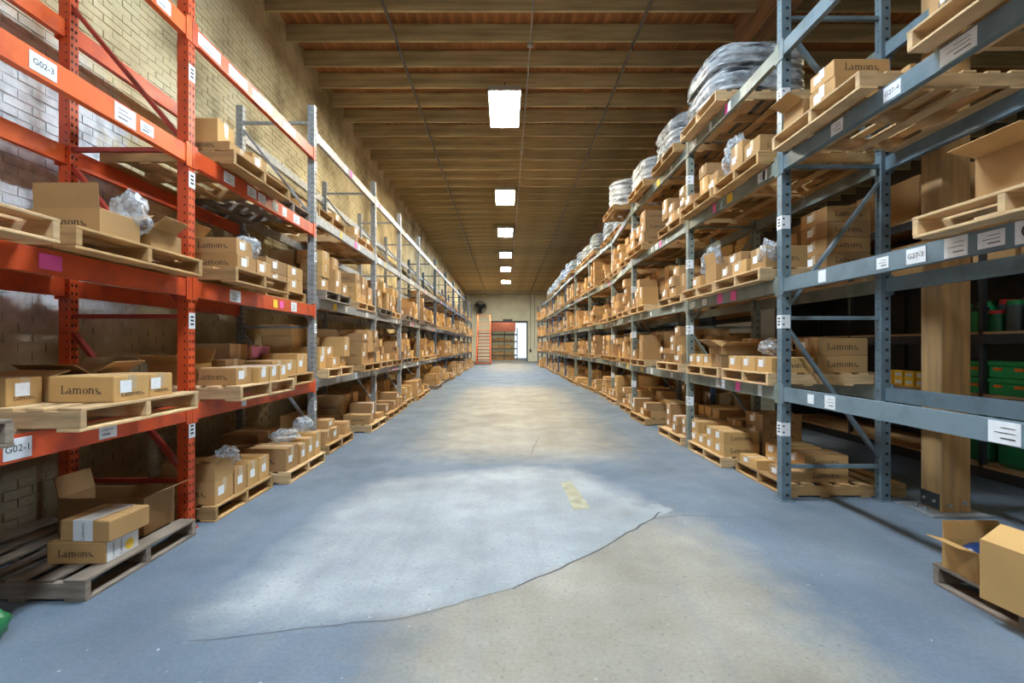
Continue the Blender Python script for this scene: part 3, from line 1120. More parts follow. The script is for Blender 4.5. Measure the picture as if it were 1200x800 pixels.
def tape_mesh(lx, ly, h, white):
    k = ('t', lx, ly, h, white)
    if k not in _part:
        mb = MB()
        w_ = .03
        mb.box(-lx / 2 - .001, lx / 2 + .001, -w_, w_, h + .0025, h + .0035)
        mb.box(-lx / 2 - .0015, -lx / 2 - .0002, -w_, w_, h * .45, h + .0035)
        mb.box(lx / 2 + .0002, lx / 2 + .0015, -w_, w_, h * .45, h + .0035)
        _part[k] = mb.mesh('tape', 'tape_white' if white else 'tape')
    return _part[k]


def label_mesh(wd, ht):
    k = ('l', wd, ht)
    if k not in _part:
        mb = MB(); mb.box(-wd / 2, wd / 2, -.001, 0, 0, ht)
        _part[k] = mb.mesh('paper_label', 'paper')
    return _part[k]


def word_mesh(width):
    k = ('w', width)
    if k not in _part:
        me = LAM.copy()
        me.transform(Matrix.Diagonal((width / LAM_W, 1, width / LAM_W, 1)))
        _part[k] = me
    return _part[k]


def carton(x, y, z, dims, s, label, group, m='card_a', rz=0.0, word=True, lab=True, white=False, end_word=False, tp=True):
    """closed carton; its label end faces the aisle (s = row side), the printed side faces -y"""
    lx, ly, h = dims
    o = link('carton', carton_body(lx, ly, h, m), None, (x, y, z), (0, 0, rz))
    thing(o, label, 'carton', group)
    if tp:
        link('tape', tape_mesh(lx, ly, h, white), o)
    e = -s       # direction of the aisle
    if lab:
        lo = link('paper_label', label_mesh(min(.085, ly * .4), min(.075, h * .5)), o, (e * (lx / 2 + .0016), -e * 0.05 * (1 if ly > .2 else .3), h * .34), (0, 0, e * PI / 2))
    if word:
        ww = min(lx * .62, h * 2.9)
        link('printed_lettering', word_mesh(round(ww, 2)), o, (-ww / 2, -ly / 2 - .0012, h * .34), (0, 0, 0))
    if end_word:
        ww = min(ly * .62, h * 2.4)
        link('printed_lettering', word_mesh(round(ww, 2)), o, (e * (lx / 2 + .0022), -e * ww / 2, h * .2), (0, 0, e * PI / 2))
    return o


def open_carton(x, y, z, dims, s, label, rz=0.0, m='card_a', flaps=(70, -20, 60, 40), word=True, group=None, fill=None):
    """open box: thin walls, four flaps swung out by angles (near, far, left, right); 0 = level outwards, 90 = upright"""
    lx, ly, h = dims
    t = .006
    mb = MB()
    mb.box(-lx / 2, lx / 2, -ly / 2, ly / 2, 0, t)
    mb.box(-lx / 2, lx / 2, -ly / 2, -ly / 2 + t, t, h); mb.box(-lx / 2, lx / 2, ly / 2 - t, ly / 2, t, h)
    mb.box(-lx / 2, -lx / 2 + t, -ly / 2 + t, ly / 2 - t, t, h); mb.box(lx / 2 - t, lx / 2, -ly / 2 + t, ly / 2 - t, t, h)
    o = link('open_carton', mb.mesh('open_carton', m), None, (x, y, z), (0, 0, rz))
    thing(o, label, 'carton', group)
    fl = min(ly * .5, .17)
    for side, a in zip(('n', 'f', 'l', 'r'), flaps):
        if a is None:
            continue
        a = math.radians(a)
        f = MB()
        W = (lx if side in 'nf' else ly) - .01
        f.box(-W / 2, W / 2, 0, fl, 0, .004)
        R = Matrix.Rotation(a, 4, 'X')
        me = f.mesh('flap', m)
        me.transform(R)
        rot, lc = {'n': (PI, (0, -ly / 2, h)), 'f': (0, (0, ly / 2 - .0, h)), 'l': (PI / 2, (-lx / 2, 0, h)), 'r': (-PI / 2, (lx / 2, 0, h))}[side]
        link('flap', me, o, lc, (0, 0, rot))
    if word:
        ww = min(lx * .6, h * 2.6)
        link('printed_lettering', word_mesh(round(ww, 2)), o, (-ww / 2, -ly / 2 - .0012, h * .3))
    if fill:
        f = MB(); blob(f, lx * .44, ly * .44, h * .45, 5, .25)
        link('contents', f.mesh('contents', fill), o, (0, 0, h * .6))
    return o


def blob(mb, rx, ry, rz_, seed, amp, n=14, m=10):
    vs, fs = [], []
    for i in range(m + 1):
        th = PI * i / m
        for k in range(n):
            ph = 2 * PI * k / n
            d = Vector((math.sin(th) * math.cos(ph), math.sin(th) * math.sin(ph), math.cos(th)))
            r = 1 + amp * mnoise.noise(d * 2.2 + Vector((seed, 0, 0))) + amp * .3 * mnoise.noise(d * 5 + Vector((0, seed, 0)))
            vs.append((d.x * rx * r, d.y * ry * r, d.z * rz_ * r))
    for i in range(m):
        for k in range(n):
            fs.append((i * n + k, (i + 1) * n + k, (i + 1) * n + (k + 1) % n, i * n + (k + 1) % n))
    mb.add(vs, fs, 0, True)


def plastic_bag(x, y, z, rx, ry, rz_, label, seed=1, m='plastic'):
    mb = MB(); blob(mb, rx, ry, rz_, seed, .42, 22, 16)
    me = mb.mesh('plastic_wrap', m)
    zmin = min(v.co.z for v in me.vertices)
    me.transform(Matrix.Translation((0, 0, -zmin)))
    o = link('plastic_wrap', me, None, (x, y, z))
    thing(o, label, 'plastic wrap', 'crumpled plastic wrap on the cartons')
    return o


# ------------------------------------------------------------------ bundles (shrink-wrapped stacks on the top shelf)


def bundle_mesh(rx, ry, h, layers, m, seed, power=4.0):
    mb = MB()
    n, per = 40, 5
    rows_ = layers * per + 1
    vs, fs = [], []
    for i in range(rows_):
        t = i / (rows_ - 1)
        ph = (i % per) / per
        bul = math.sin(PI * ph) ** .5 if ph else 0
        sc = .90 + .09 * bul - .06 * max(0, t - .8) / .2
        sx_ = mnoise.noise((seed, t * 6, 0)) * .03
        for k in range(n):
            a = 2 * PI * k / n
            c, s_ = math.cos(a), math.sin(a)
            r = (abs(c) ** power + abs(s_) ** power) ** (-1 / power)
            wob = 1 + .03 * mnoise.noise((c * 3, s_ * 3, t * 5 + seed))
            vs.append((rx * r * c * sc * wob + sx_, ry * r * s_ * sc * wob, t * h + .012 * mnoise.noise((c * 4 + seed, s_ * 4, t))*(0 if i == 0 else 1)))
    for i in range(rows_ - 1):
        for k in range(n):
            fs.append((i * n + k, i * n + (k + 1) % n, (i + 1) * n + (k + 1) % n, (i + 1) * n + k))
    mb.add(vs, fs, 0, True)
    top = [vs[(rows_ - 1) * n + k] for k in range(n)]
    mb.add(top + [(0, 0, h + .02)], [(k, (k + 1) % n, n) for k in range(n)], 0, True)
    bot = [vs[k] for k in range(n)]
    mb.add(bot, [tuple(range(n - 1, -1, -1))])
    return mb.mesh('bundle', m)


# ================================================================== loads
SIZES = [(.42, .24, .15), (.46, .27, .16), (.40, .22, .14), (.50, .32, .20), (.36, .24, .18), (.48, .20, .13)]
BOXES = []     # every procedurally stacked carton, ranked afterwards


def words_layer(k, n):
    if n == 1:
        return 'only layer'
    return 'bottom layer' if k == 0 else 'top layer' if k == n - 1 else ['second layer', 'third layer', 'fourth layer', 'fifth layer'][k - 1]


def stack(s, edge, y0, ly, z, where, rng, maxh, fill=1.0, size=None, layers=None, inset=.04):
    """cartons in rows along the pallet: an aisle column and a back column"""
    dims = size or rng.choice(SIZES)
    lx, by, h = dims
    nr = max(1, int((ly - .02) / (by + .008)))
    gap = (ly - nr * by) / (nr + 1)
    ml = max(1, min(int(maxh / (h + .004)), layers or rng.choice([2, 3, 3, 4])))
    ncol = 2
    tilt = rng.choice([.012, .03, .07])
    for c in range(ncol):
        for r in range(nr):
            if rng.random() > fill - (.08 if c == 0 else 0) and c == 0:
                continue
            n = max(1, ml - rng.choice([0, 0, 1, 1, 2, 2])) if c == 0 else max(1, ml - rng.choice([0, 0, 1]))
            x = s * (edge + inset + lx / 2 + c * (lx + .04))
            y = y0 + gap + by / 2 + r * (by + gap)
            m = rng.choice(['card_a', 'card_a', 'card_b', 'card_c', 'card_c'])
            zz, k = 0.0, 0
            cap_ = n * (h + .0036)
            while k < n:
                hh = h
                q = rng.random()
                if q < .16 and k == n - 1 and c == 0:
                    hh = round(h * .62, 3)
                elif q < .3 and n - k >= 2:
                    hh = round(h * 2 + .0036, 4)
                    n -= 1
                shrink = 1.0 if rng.random() < .7 else .86
                dd = (round(lx * shrink, 3), round(by * (1 if hh < .3 else .98), 3), hh)
                BOXES.append(dict(p=(x + s * (rng.uniform(0, .03) + (rng.choice([0, 0, .06]) if c == 0 else 0) - (lx - dd[0]) / 2 * (1 if c == 0 else 0)), y, z + zz),
                                  d=dd, s=s, rz=rng.uniform(-tilt, tilt) * (.35 if k == 0 else 1), m=m if rng.random() < .65 else rng.choice(['card_a', 'card_b']), c=c, r=r, nr=nr, k=k, n=n, where=where,
                                  white=rng.random() < .25, lab=rng.random() < .55))
                zz += hh + .0036
                k += 1


def pos_words(i):
    return 'near pallet' if i == 0 else 'far pallet'


rng = random.Random(11)
DET = 8.6      # pallets nearer than this have every board


def bay_load(s, i, lev, slot, edge, y0, ly, z, wood, clear, **k):
    where_p = f'at the {"near" if slot == 0 else "far"} end of the {lvl_name[lev]}, {bay_name(s, i)}'
    if lev == 0:
        where_p = f'at the {"near" if slot == 0 else "far"} end of the floor under {bay_name(s, i)}'
    pallet(s, edge, y0, z, ly, wood, where_p, y0 < DET)
    if clear > 0:
        where = f'{pos_words(slot)}, {lvl_name[lev]}, {bay_name(s, i)}'
        stack(s, edge, y0, ly, z + PLH, where, rng, clear, **k)


def one(x, y, z, dims, s, label, **k):
    """a hand-placed carton"""
    return carton(x, y, z, dims, s, label, 'cartons placed by the viewer', **k)


# ---------------------------------------------------------------- left foreground (orange rack)
P = PLH
# floor, nearest bay
pallet(-1, 2.46, 2.66, 0, .95, 'wood_old', 'on the floor under nearest orange bay', True)
c_ = one(-2.70, 2.99, P, (.36, .27, .135), -1, 'carton with white side tape under another, dark floor pallet, left foreground', rz=.02, lab=False, tp=False)
mb = MB(); mb.box(.1815, .183, -.125, .125, .004, .131)
link('white_tape', mb.mesh('white_tape', 'tape_white'), c_)
mb = MB(); mb.tube([(.184, .05, .05), (.1848, .05, .05)], .035, 14)
link('yellow_sticker', mb.mesh('sticker', 'paper_yellow'), c_)
for q in (-.07, -.01):
    link('printed_lettering', word_mesh(.10), c_, (.1842, q, .015), (0, -PI / 2, PI / 2))
c_ = one(-2.64, 3.01, P + .139, (.33, .30, .13), -1, 'taped carton on top of another, dark floor pallet, left foreground', rz=-.06, lab=False, word=False, tp=False)
mb = MB(); mb.box(-.075, .055, -.151, .151, .1325, .1335); mb.box(-.075, .055, -.1515, -.1502, .004, .1335)
link('white_tape', mb.mesh('white_tape', 'tape_white'), c_)
link('printed_lettering', word_mesh(.11), c_, (.0, -.1522, .01), (0, -PI / 2, 0))
open_carton(-2.92, 3.43, P, (.62, .30, .27), -1, 'large open carton behind the two stacked ones on dark floor pallet', flaps=(None, None, 75, 22), word=False, m='card_b')
# first shelf, nearest bay
z = LV_O[0]
pallet(-1, 2.30, 1.18, z, .95, 'wood_old', 'at the near end of the first shelf, nearest orange bay', True)
plastic_bag(-2.45, 2.0, z + P, .12, .12, .05, 'loose plastic wrap over the pallet at the left picture edge', 3)
pallet(-1, 2.31, 2.47, z, .95, 'wood_pale', 'at the far end of the first shelf, nearest orange bay', True)
zb = z + P
one(-2.97, 2.62, zb, (.40, .20, .155), -1, 'carton set back at the left picture edge, nearest orange bay, first shelf', end_word=True, m='card_c', word=False)
one(-2.535, 2.85, zb, (.39, .27, .155), -1, 'carton with large side lettering, first shelf, nearest orange bay', end_word=True, m='card_c')
one(-2.555, 3.115, zb, (.39, .21, .15), -1, 'labelled carton behind the large-lettered one, first shelf, nearest orange bay', end_word=True, m='card_c', word=False)
open_carton(-2.97, 2.90, zb, (.42, .28, .15), -1, 'half-open carton nearest the wall, first shelf, nearest orange bay', flaps=(165, 150, None, None), m='card_a', word=False)
open_carton(-2.99, 3.22, zb, (.42, .28, .16), -1, 'open carton at the orange post, back of first shelf, nearest orange bay', flaps=(160, 40, None, 30), m='card_b', word=False)
# second shelf, nearest bay
z = LV_O[1]
pallet(-1, 2.36, 1.43, z, .98, 'wood_pale', 'at the near end of the second shelf, nearest orange bay', True)
pallet(-1, 2.38, 2.52, z, 1.05, 'wood_mid', 'at the far end of the second shelf, nearest orange bay', True)
zb = z + P
open_carton(-2.62, 2.86, zb, (.40, .30, .15), -1, 'open carton with raised flap, second shelf, nearest orange bay', flaps=(88, 30, None, 160), m='card_a')
plastic_bag(-2.50, 3.02, zb + .02, .11, .10, .15, 'bubble wrap bulging behind the open carton, nearest orange bay', 5)
open_carton(-2.60, 3.22, zb, (.36, .24, .14), -1, 'second open carton with bent flap, second shelf, nearest orange bay', flaps=(None, None, None, 35), word=False)
one(-2.72, 3.44, zb, (.40, .19, .16), -1, 'small brown carton by the orange post, second shelf', m='card_b', word=False)
one(-3.10, 2.95, zb, (.40, .30, .17), -1, 'carton behind the open ones, back of second shelf, nearest orange bay', m='card_b')
# second orange bay: floor
pallet(-1, 2.47, 3.87, 0, .96, 'wood_mid', 'at the near end of the floor under second orange bay', True)
one(-2.73, 4.04, P, (.46, .26, .20), -1, 'lower lettered carton at the near end, floor pallet, second orange bay', m='card_a')
open_carton(-2.73, 4.04, P + .204, (.46, .26, .15), -1, 'open carton on the lettered one, floor pallet, second orange bay', flaps=(170, None, None, 165), word=False)
for k in range(3):
    one(-2.72, 4.29 + .21 * k, P, (.44, .19, .23), -1, f'{["first", "second", "third"][k]} labelled carton behind the open one, floor pallet, second orange bay', m='card_c' if k else 'card_a', word=False)
plastic_bag(-2.58, 4.20, P + .235, .09, .15, .09, 'plastic wrap hanging over the floor cartons, second orange bay', 9)
pallet(-1, 2.34, 4.92, 0, .98, 'wood_pale', 'at the far end of the floor under second orange bay', True)
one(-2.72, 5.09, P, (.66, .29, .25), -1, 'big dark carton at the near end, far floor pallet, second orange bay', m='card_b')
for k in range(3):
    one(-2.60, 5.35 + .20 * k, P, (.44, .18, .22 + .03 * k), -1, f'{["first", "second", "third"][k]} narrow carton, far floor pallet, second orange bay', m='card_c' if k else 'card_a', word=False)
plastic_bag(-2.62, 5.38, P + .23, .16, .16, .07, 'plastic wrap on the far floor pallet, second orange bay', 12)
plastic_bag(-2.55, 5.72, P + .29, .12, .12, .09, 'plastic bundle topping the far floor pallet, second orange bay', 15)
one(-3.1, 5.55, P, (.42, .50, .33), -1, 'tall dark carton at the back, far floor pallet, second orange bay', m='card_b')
# first shelf
z = LV_O[0]; zb = z + P
pallet(-1, 2.24, 3.84, z, .99, 'wood_pale', 'at the near end of the first shelf, second orange bay', True)
one(-2.52, 4.02, zb, (.42, .24, .145), -1, 'lettered carton nearest the orange post, first shelf, second orange bay', m='card_a')
for k in range(3):
    one(-2.46, 4.25 + .19 * k, zb, (.40, .17, .14), -1, f'{["first", "second", "third"][k]} taped carton in the row, first shelf, second orange bay', m='card_c', word=False, white=True)
open_carton(-2.93, 4.10, zb, (.36, .3, .18), -1, 'open carton with pale lid, back of first shelf, second orange bay', flaps=(30, 60, None, None), word=False, m='card_c')
one(-2.92, 4.56, zb, (.42, .32, .20), -1, 'dark carton at the back, first shelf, second orange bay', m='card_b')
pallet(-1, 2.50, 4.92, z, 1.0, 'wood_mid', 'at the far end of the first shelf, second orange bay', True)
one(-2.76, 5.10, zb, (.44, .30, .17), -1, 'lower carton at the near end, far pallet, first shelf, second orange bay')
one(-2.78, 5.42, zb, (.44, .28, .17), -1, 'middle carton on far pallet, first shelf, second orange bay', word=False, m='card_c')
one(-2.78, 5.72, zb, (.44, .28, .24), -1, 'end carton by the galvanised post, first shelf, second orange bay', word=False, m='card_c')
one(-3.22, 5.15, zb, (.40, .34, .36), -1, 'tall dark carton at the back, far pallet, first shelf, second orange bay', m='card_b')
for k in range(2):
    c_ = one(-3.24, 5.62, zb + k * .174, (.42, .50, .17), -1, f'{["lower", "upper"][k]} back carton with pink sheets, first shelf, second orange bay', m='card_b', lab=False, word=False)
    mb = MB(); mb.box(.02, .205, -.252, -.2505, .02, .16)
    link('pink_sheet', mb.mesh('pink_sheet', 'wrap_pink'), c_)
    mb = MB(); mb.box(.2105, .212, -.2, .2, .02, .16)
    link('pink_sheet', mb.mesh('pink_sheet', 'wrap_pink'), c_)
# second shelf
z = LV_O[1]; zb = z + P
pallet(-1, 2.28, 3.84, z, .95, 'wood_mid', 'at the near end of the second shelf, second orange bay', True)
one(-2.60, 4.20, zb, (.42, .30, .15), -1, 'lower lettered carton, second shelf, second orange bay')
one(-2.62, 4.19, zb + .154, (.42, .28, .14), -1, 'crumpled upper lettered carton, second shelf, second orange bay', rz=.05)
one(-2.60, 4.52, zb, (.40, .26, .16), -1, 'labelled carton behind the lettered pair, second shelf, second orange bay', word=False)
plastic_bag(-2.50, 4.40, zb + .16, .10, .13, .10, 'plastic wrap on the crumpled carton, second orange bay', 21)
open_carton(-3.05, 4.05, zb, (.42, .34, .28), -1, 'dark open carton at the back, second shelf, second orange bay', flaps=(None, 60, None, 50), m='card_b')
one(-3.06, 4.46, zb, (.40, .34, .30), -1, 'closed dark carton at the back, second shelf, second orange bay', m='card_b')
pallet(-1, 2.60, 4.92, z, 1.0, 'wood_mid', 'at the far end of the second shelf, second orange bay', True)
for k in range(2):
    one(-2.86, 5.2, zb + .154 * k, (.48, .46, .15), -1, f'{["lower", "upper"][k]} flat carton behind the brace, second shelf, second orange bay', m='card_b')
    one(-2.84, 5.66, zb + .154 * k, (.44, .40, .15), -1, f'{["lower", "upper"][k]} flat carton by the galvanised post, second shelf', m='card_a')
# third shelf
z = LV_O[2]; zb = z + P
pallet(-1, 2.42, 4.05, z, 1.05, 'wood_mid', 'at the near end of the third shelf, second orange bay', True)
one(-2.72, 4.25, zb, (.50, .36, .08), -1, 'flat carton under the cube, third shelf, second orange bay', lab=False)
one(-2.76, 4.27, zb + .084, (.27, .25, .24), -1, 'cube-shaped plain carton, third shelf, second orange bay', word=False, lab=False, m='card_c')
one(-2.68, 4.62, zb, (.36, .26, .16), -1, 'small carton with white label, third shelf, second orange bay', word=False)
one(-2.72, 4.90, zb, (.30, .22, .11), -1, 'low carton at the end, third shelf, second orange bay', word=False, m='card_c')
pallet(-1, 2.60, 5.12, z, .92, 'wood_old', 'at the far end of the third shelf, second orange bay', True)

# ---------------------------------------------------------------- right foreground (blue-grey rack)
# floor
pallet(1, 2.70, 1.88, 0, 1.0, 'wood_old', 'on the floor under nearest right bay', True)
open_carton(2.90, 2.73, P, (.36, .22, .17), 1, 'open carton with wide flap and blue contents, floor pallet, right foreground', flaps=(None, 88, 14, None), word=False, fill='blue_bag', m='card_c')
open_carton(2.80, 2.36, P, (.40, .30, .32), 1, 'tall open carton at the right picture edge on floor pallet', rz=.14, flaps=(None, None, 150, 60), word=False, m='card_c')
# second shelf
pallet(1, 2.48, 1.78, LV_R[1], 1.0, 'wood_pale', 'on the second shelf, nearest right bay', True)
open_carton(2.92, 2.40, LV_R[1] + P, (.50, .38, .28), 1, 'open carton with spread flaps, second shelf, nearest right bay', flaps=(30, 40, 12, None), m='card_a')
plastic_bag(2.95, 2.42, LV_R[1] + P + .20, .16, .12, .09, 'plastic wrap spilling from the open carton, nearest right bay', 31)
# third shelf
z = LV_R[2]; zb = z + P
pallet(1, 2.50, 3.22, z, 1.06, 'wood_pale', 'at the far end of the third shelf, nearest right bay', True)
one(2.80, 3.72, zb, (.44, .30, .17), 1, 'lower carton at the near end, third shelf, nearest right bay', white=True)
one(2.80, 3.72, zb + .174, (.44, .28, .13), 1, 'lettered carton on top of another, third shelf, nearest right bay', white=True, m='card_a')
open_carton(2.76, 4.06, zb, (.40, .28, .18), 1, 'open carton with flap over the aisle, third shelf, nearest right bay', flaps=(None, 80, 25, None), word=False)
one(3.30, 3.72, zb, (.44, .5, .2), 1, 'carton at the back, third shelf, nearest right bay')
pallet(1, 2.50, 1.80, z, 1.04, 'wood_pale', 'at the near end of the third shelf, nearest right bay', True)
one(2.78, 2.60, zb, (.42, .34, .20), 1, 'carton with white printed end at the top right picture edge', white=True, end_word=True)
one(2.78, 2.22, zb, (.42, .34, .24), 1, 'carton above the picture edge, third shelf, nearest right bay', white=True)
one(3.28, 2.50, zb, (.42, .50, .15), 1, 'low carton at the back, near pallet, third shelf, nearest right bay')

# second right bay: floor
pallet(1, 2.76, 4.50, 0, .98, 'wood_mid', 'at the near end of the floor under second right bay', True)
for k in range(2):
    one(3.22, 4.72, P + .134 * k, (.44, .30, .13), 1, f'{["lower", "upper"][k]} lettered carton on the near floor pallet, second right bay', m='card_a')
for k in range(2):
    one(3.20, 5.08, P + .134 * k, (.44, .30, .13), 1, f'{["lower", "upper"][k]} carton behind the lettered ones, near floor pallet, second right bay', m='card_c', word=False)
one(2.86, 5.20, P, (.19, .36, .10), 1, 'flat carton towards the aisle, near floor pallet, second right bay', m='card_c', word=False)
one(2.90, 4.72, P, (.18, .3, .11), 1, 'little carton beside the upright, near floor pallet, second right bay', m='card_b', word=False)
pallet(1, 2.64, 5.58, 0, 1.02, 'wood_pale', 'at the far end of the floor under second right bay', True)
for k in range(2):
    for r in range(4):
        if k == 1 and r == 2:
            continue
        one(2.90, 5.72 + .245 * r, P + .154 * k, (.44, .235, .15), 1, f'{side_ord[r]} carton of the {["bottom", "top"][k]} aisle row, far floor pallet, second right bay', m='card_c', end_word=False)
for k in range(3):
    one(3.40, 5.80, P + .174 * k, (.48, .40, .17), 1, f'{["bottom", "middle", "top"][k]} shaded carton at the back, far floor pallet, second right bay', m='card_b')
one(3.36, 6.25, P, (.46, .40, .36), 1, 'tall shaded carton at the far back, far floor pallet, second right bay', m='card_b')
# first shelf
z = LV_R[0]; zb = z + P
pallet(1, 2.60, 4.52, z, .98, 'wood_pale', 'at the near end of the first shelf, second right bay', True)
for r in range(3):
    one(2.86, 4.68 + .30 * r, zb, (.42, .28, .15), 1, f'{side_ord[r]} label-ended carton of the aisle row, near pallet, first shelf, second right bay', m='card_c')
for k in range(2):
    one(3.36, 4.72, zb + .174 * k, (.50, .36, .17), 1, f'{["lower", "upper"][k]} lettered carton at the back, near pallet, first shelf, second right bay')
one(3.34, 5.15, zb, (.50, .38, .22), 1, 'back corner carton, near pallet, first shelf, second right bay', m='card_b')
plastic_bag(2.95, 5.0, zb + .155, .14, .2, .09, 'grey plastic wrap on the aisle row, first shelf, second right bay', 41)
pallet(1, 2.60, 5.58, z, 1.0, 'wood_pale', 'at the far end of the first shelf, second right bay', True)
for r in range(2):
    one(2.84, 6.20 + .24 * r, zb, (.40, .22, .15), 1, f'{side_ord[r]} pale carton, far pallet, first shelf, second right bay', m='card_c')
one(2.84, 5.96, zb, (.40, .22, .155), 1, 'pale carton under the blue bag, far pallet, first shelf, second right bay', m='card_c')
open_carton(2.88, 5.76, zb + .159, (.46, .34, .10), 1, 'open tray of blue plastic parts, first shelf, second right bay', flaps=(20, 30, 30, None), word=False, fill='blue_bag')
one(2.86, 5.72, zb, (.42, .24, .155), 1, 'dark carton under the open tray, first shelf, second right bay', m='card_b', lab=False)
one(3.32, 5.80, zb, (.42, .40, .36), 1, 'big carton behind the open tray, first shelf, second right bay')
one(3.32, 6.24, zb, (.42, .36, .26), 1, 'back carton by the second upright, first shelf, second right bay', m='card_b')
# second shelf
z = LV_R[1]; zb = z + P
pallet(1, 2.52, 4.52, z, 1.0, 'wood_pale', 'at the near end of the second shelf, second right bay', True)
one(2.80, 5.02, zb, (.46, .30, .15), 1, 'lettered carton towards the aisle, near pallet, second shelf, second right bay', m='card_c')
one(2.82, 5.34, zb, (.46, .28, .15), 1, 'carton under another, near pallet, second shelf, second right bay', m='card_b', word=False)
one(2.90, 5.32, zb + .154, (.46, .30, .14), 1, 'carton on top of another, near pallet, second shelf, second right bay', m='card_b')
one(2.80, 4.68, zb, (.42, .28, .22), 1, 'carton half hidden by the nearest upright, second shelf, second right bay')
plastic_bag(2.66, 4.60, zb, .09, .1, .13, 'plastic wrap hanging at the nearest upright, second shelf, second right bay', 44)
for k in range(4):
    one(3.42, 4.74, zb + .154 * k, (.44, .40, .15), 1, f'{["bottom", "second", "third", "top"][k]} carton of the back stack, second shelf, second right bay', m='card_a' if k % 2 else 'card_b')
    if k < 3:
        one(3.40, 5.18, zb + .154 * k, (.44, .40, .15), 1, f'{["bottom", "middle", "top"][k]} carton of the deeper back stack, second shelf, second right bay', m='card_b')
pallet(1, 2.54, 5.58, z, 1.0, 'wood_pale', 'at the far end of the second shelf, second right bay', True)
open_carton(2.84, 5.78, zb, (.48, .30, .24), 1, 'lettered open carton with plastic lining, second shelf, second right bay', flaps=(None, 80, 80, None))
plastic_bag(2.72, 5.98, zb + .05, .14, .12, .22, 'tall plastic lining behind the open carton, second shelf, second right bay', 47)
one(2.80, 6.24, zb, (.38, .24, .16), 1, 'small end carton, far pallet, second shelf, second right bay', m='card_c')
one(3.34, 5.85, zb, (.44, .42, .3), 1, 'back carton, far pallet, second shelf, second right bay', m='card_b')
# third shelf
z = LV_R[2]; zb = z + P
pallet(1, 2.52, 4.55, z, .98, 'wood_mid', 'at the near end of the third shelf, second right bay', True)
one(2.78, 4.78, zb, (.40, .30, .20), 1, 'lettered carton beside the upright, third shelf, second right bay')
one(2.78, 5.10, zb, (.40, .26, .30), 1, 'tall carton under white plastic, third shelf, second right bay', word=False)
plastic_bag(2.68, 5.30, zb, .14, .16, .22, 'white plastic wrap draped on cartons, third shelf, second right bay', 51)
one(3.28, 4.85, zb, (.46, .40, .34), 1, 'big carton at the back, third shelf, second right bay', m='card_b')
pallet(1, 2.52, 5.60, z, 1.0, 'wood_mid', 'at the far end of the third shelf, second right bay', True)
stack(1, 2.52, 5.60, 1.0, zb, 'far pallet, third shelf, second right bay', rng, .5, size=SIZES[0], layers=3)

# bundles on the top shelf of the right racks
BUND = []


def bundle(edge, y0, ly, z, m, h, layers, label, seed, wood='wood_mid', where='', rnd_=False):
    pallet(1, edge, y0, z, ly, wood, where, y0 < DET)
    if rnd_:
        me = bundle_mesh(.47, .47, h, layers, m, seed, 2.0)
    else:
        me = bundle_mesh(PLX / 2 - .02, ly / 2 - .0, h, layers, m, seed, 5.0)
    o = link('wrapped_bundle', me, None, (edge + PLX / 2, y0 + ly / 2, z + PLH))
    thing(o, label, 'wrapped bundle', 'plastic-wrapped bundles on the top shelf')
    if y0 < 10:
        cov = bundle_mesh((PLX / 2 - .02) * 1.015, ly / 2 * 1.01, h * 1.015, 2, 'plastic', seed + 3, 5.0)
        link('plastic_cover', cov, o)


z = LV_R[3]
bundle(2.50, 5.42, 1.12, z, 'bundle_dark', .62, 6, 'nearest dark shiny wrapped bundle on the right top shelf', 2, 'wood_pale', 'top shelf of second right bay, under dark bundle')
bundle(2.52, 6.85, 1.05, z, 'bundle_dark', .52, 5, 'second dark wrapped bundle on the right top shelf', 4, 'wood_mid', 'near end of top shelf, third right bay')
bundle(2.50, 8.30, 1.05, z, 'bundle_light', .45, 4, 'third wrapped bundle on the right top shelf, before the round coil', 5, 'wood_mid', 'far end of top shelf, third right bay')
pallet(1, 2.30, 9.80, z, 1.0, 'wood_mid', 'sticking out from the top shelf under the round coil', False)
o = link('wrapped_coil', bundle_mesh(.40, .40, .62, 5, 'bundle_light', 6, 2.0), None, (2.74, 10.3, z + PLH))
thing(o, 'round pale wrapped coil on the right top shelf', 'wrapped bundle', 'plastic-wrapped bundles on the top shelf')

# ---------------------------------------------------------------- the rest of both rows
wrapn = 3
for i in range(2, len(LEFT) - 1):
    (a, xa), (b, xb) = LEFT[i], LEFT[i + 1]
    ly = min(1.02, (b - a - PWY - .2) / 2)
    for slot in (0, 1):
        y0 = a + PWY + .08 + slot * ((b - a - PWY - .16) - ly)
        wood = lambda: rng.choice(['wood_pale', 'wood_mid', 'wood_mid', 'wood_pale', 'wood_old'])
        for lev in range(4):
            z = 0 if lev == 0 else LV_G[lev - 1]
            edge = 2.571 - rng.uniform(.02, .16)
            if lev == 0:
                edge = 2.571 - rng.uniform(.10, .26)
            if lev == 3:
                if 3 <= i <= 5 and not (i == 3 and slot == 0):
                    continue
                bay_load(-1, i, lev, slot, edge + .1, y0, ly, z, wood(), .35, fill=.6, layers=rng.choice([1, 2]))
            else:
                bay_load(-1, i, lev, slot, edge, y0, ly, z, wood(), .72, fill=.95, layers=rng.choice([3, 3, 4, 5]) if lev else rng.choice([2, 3, 4]))
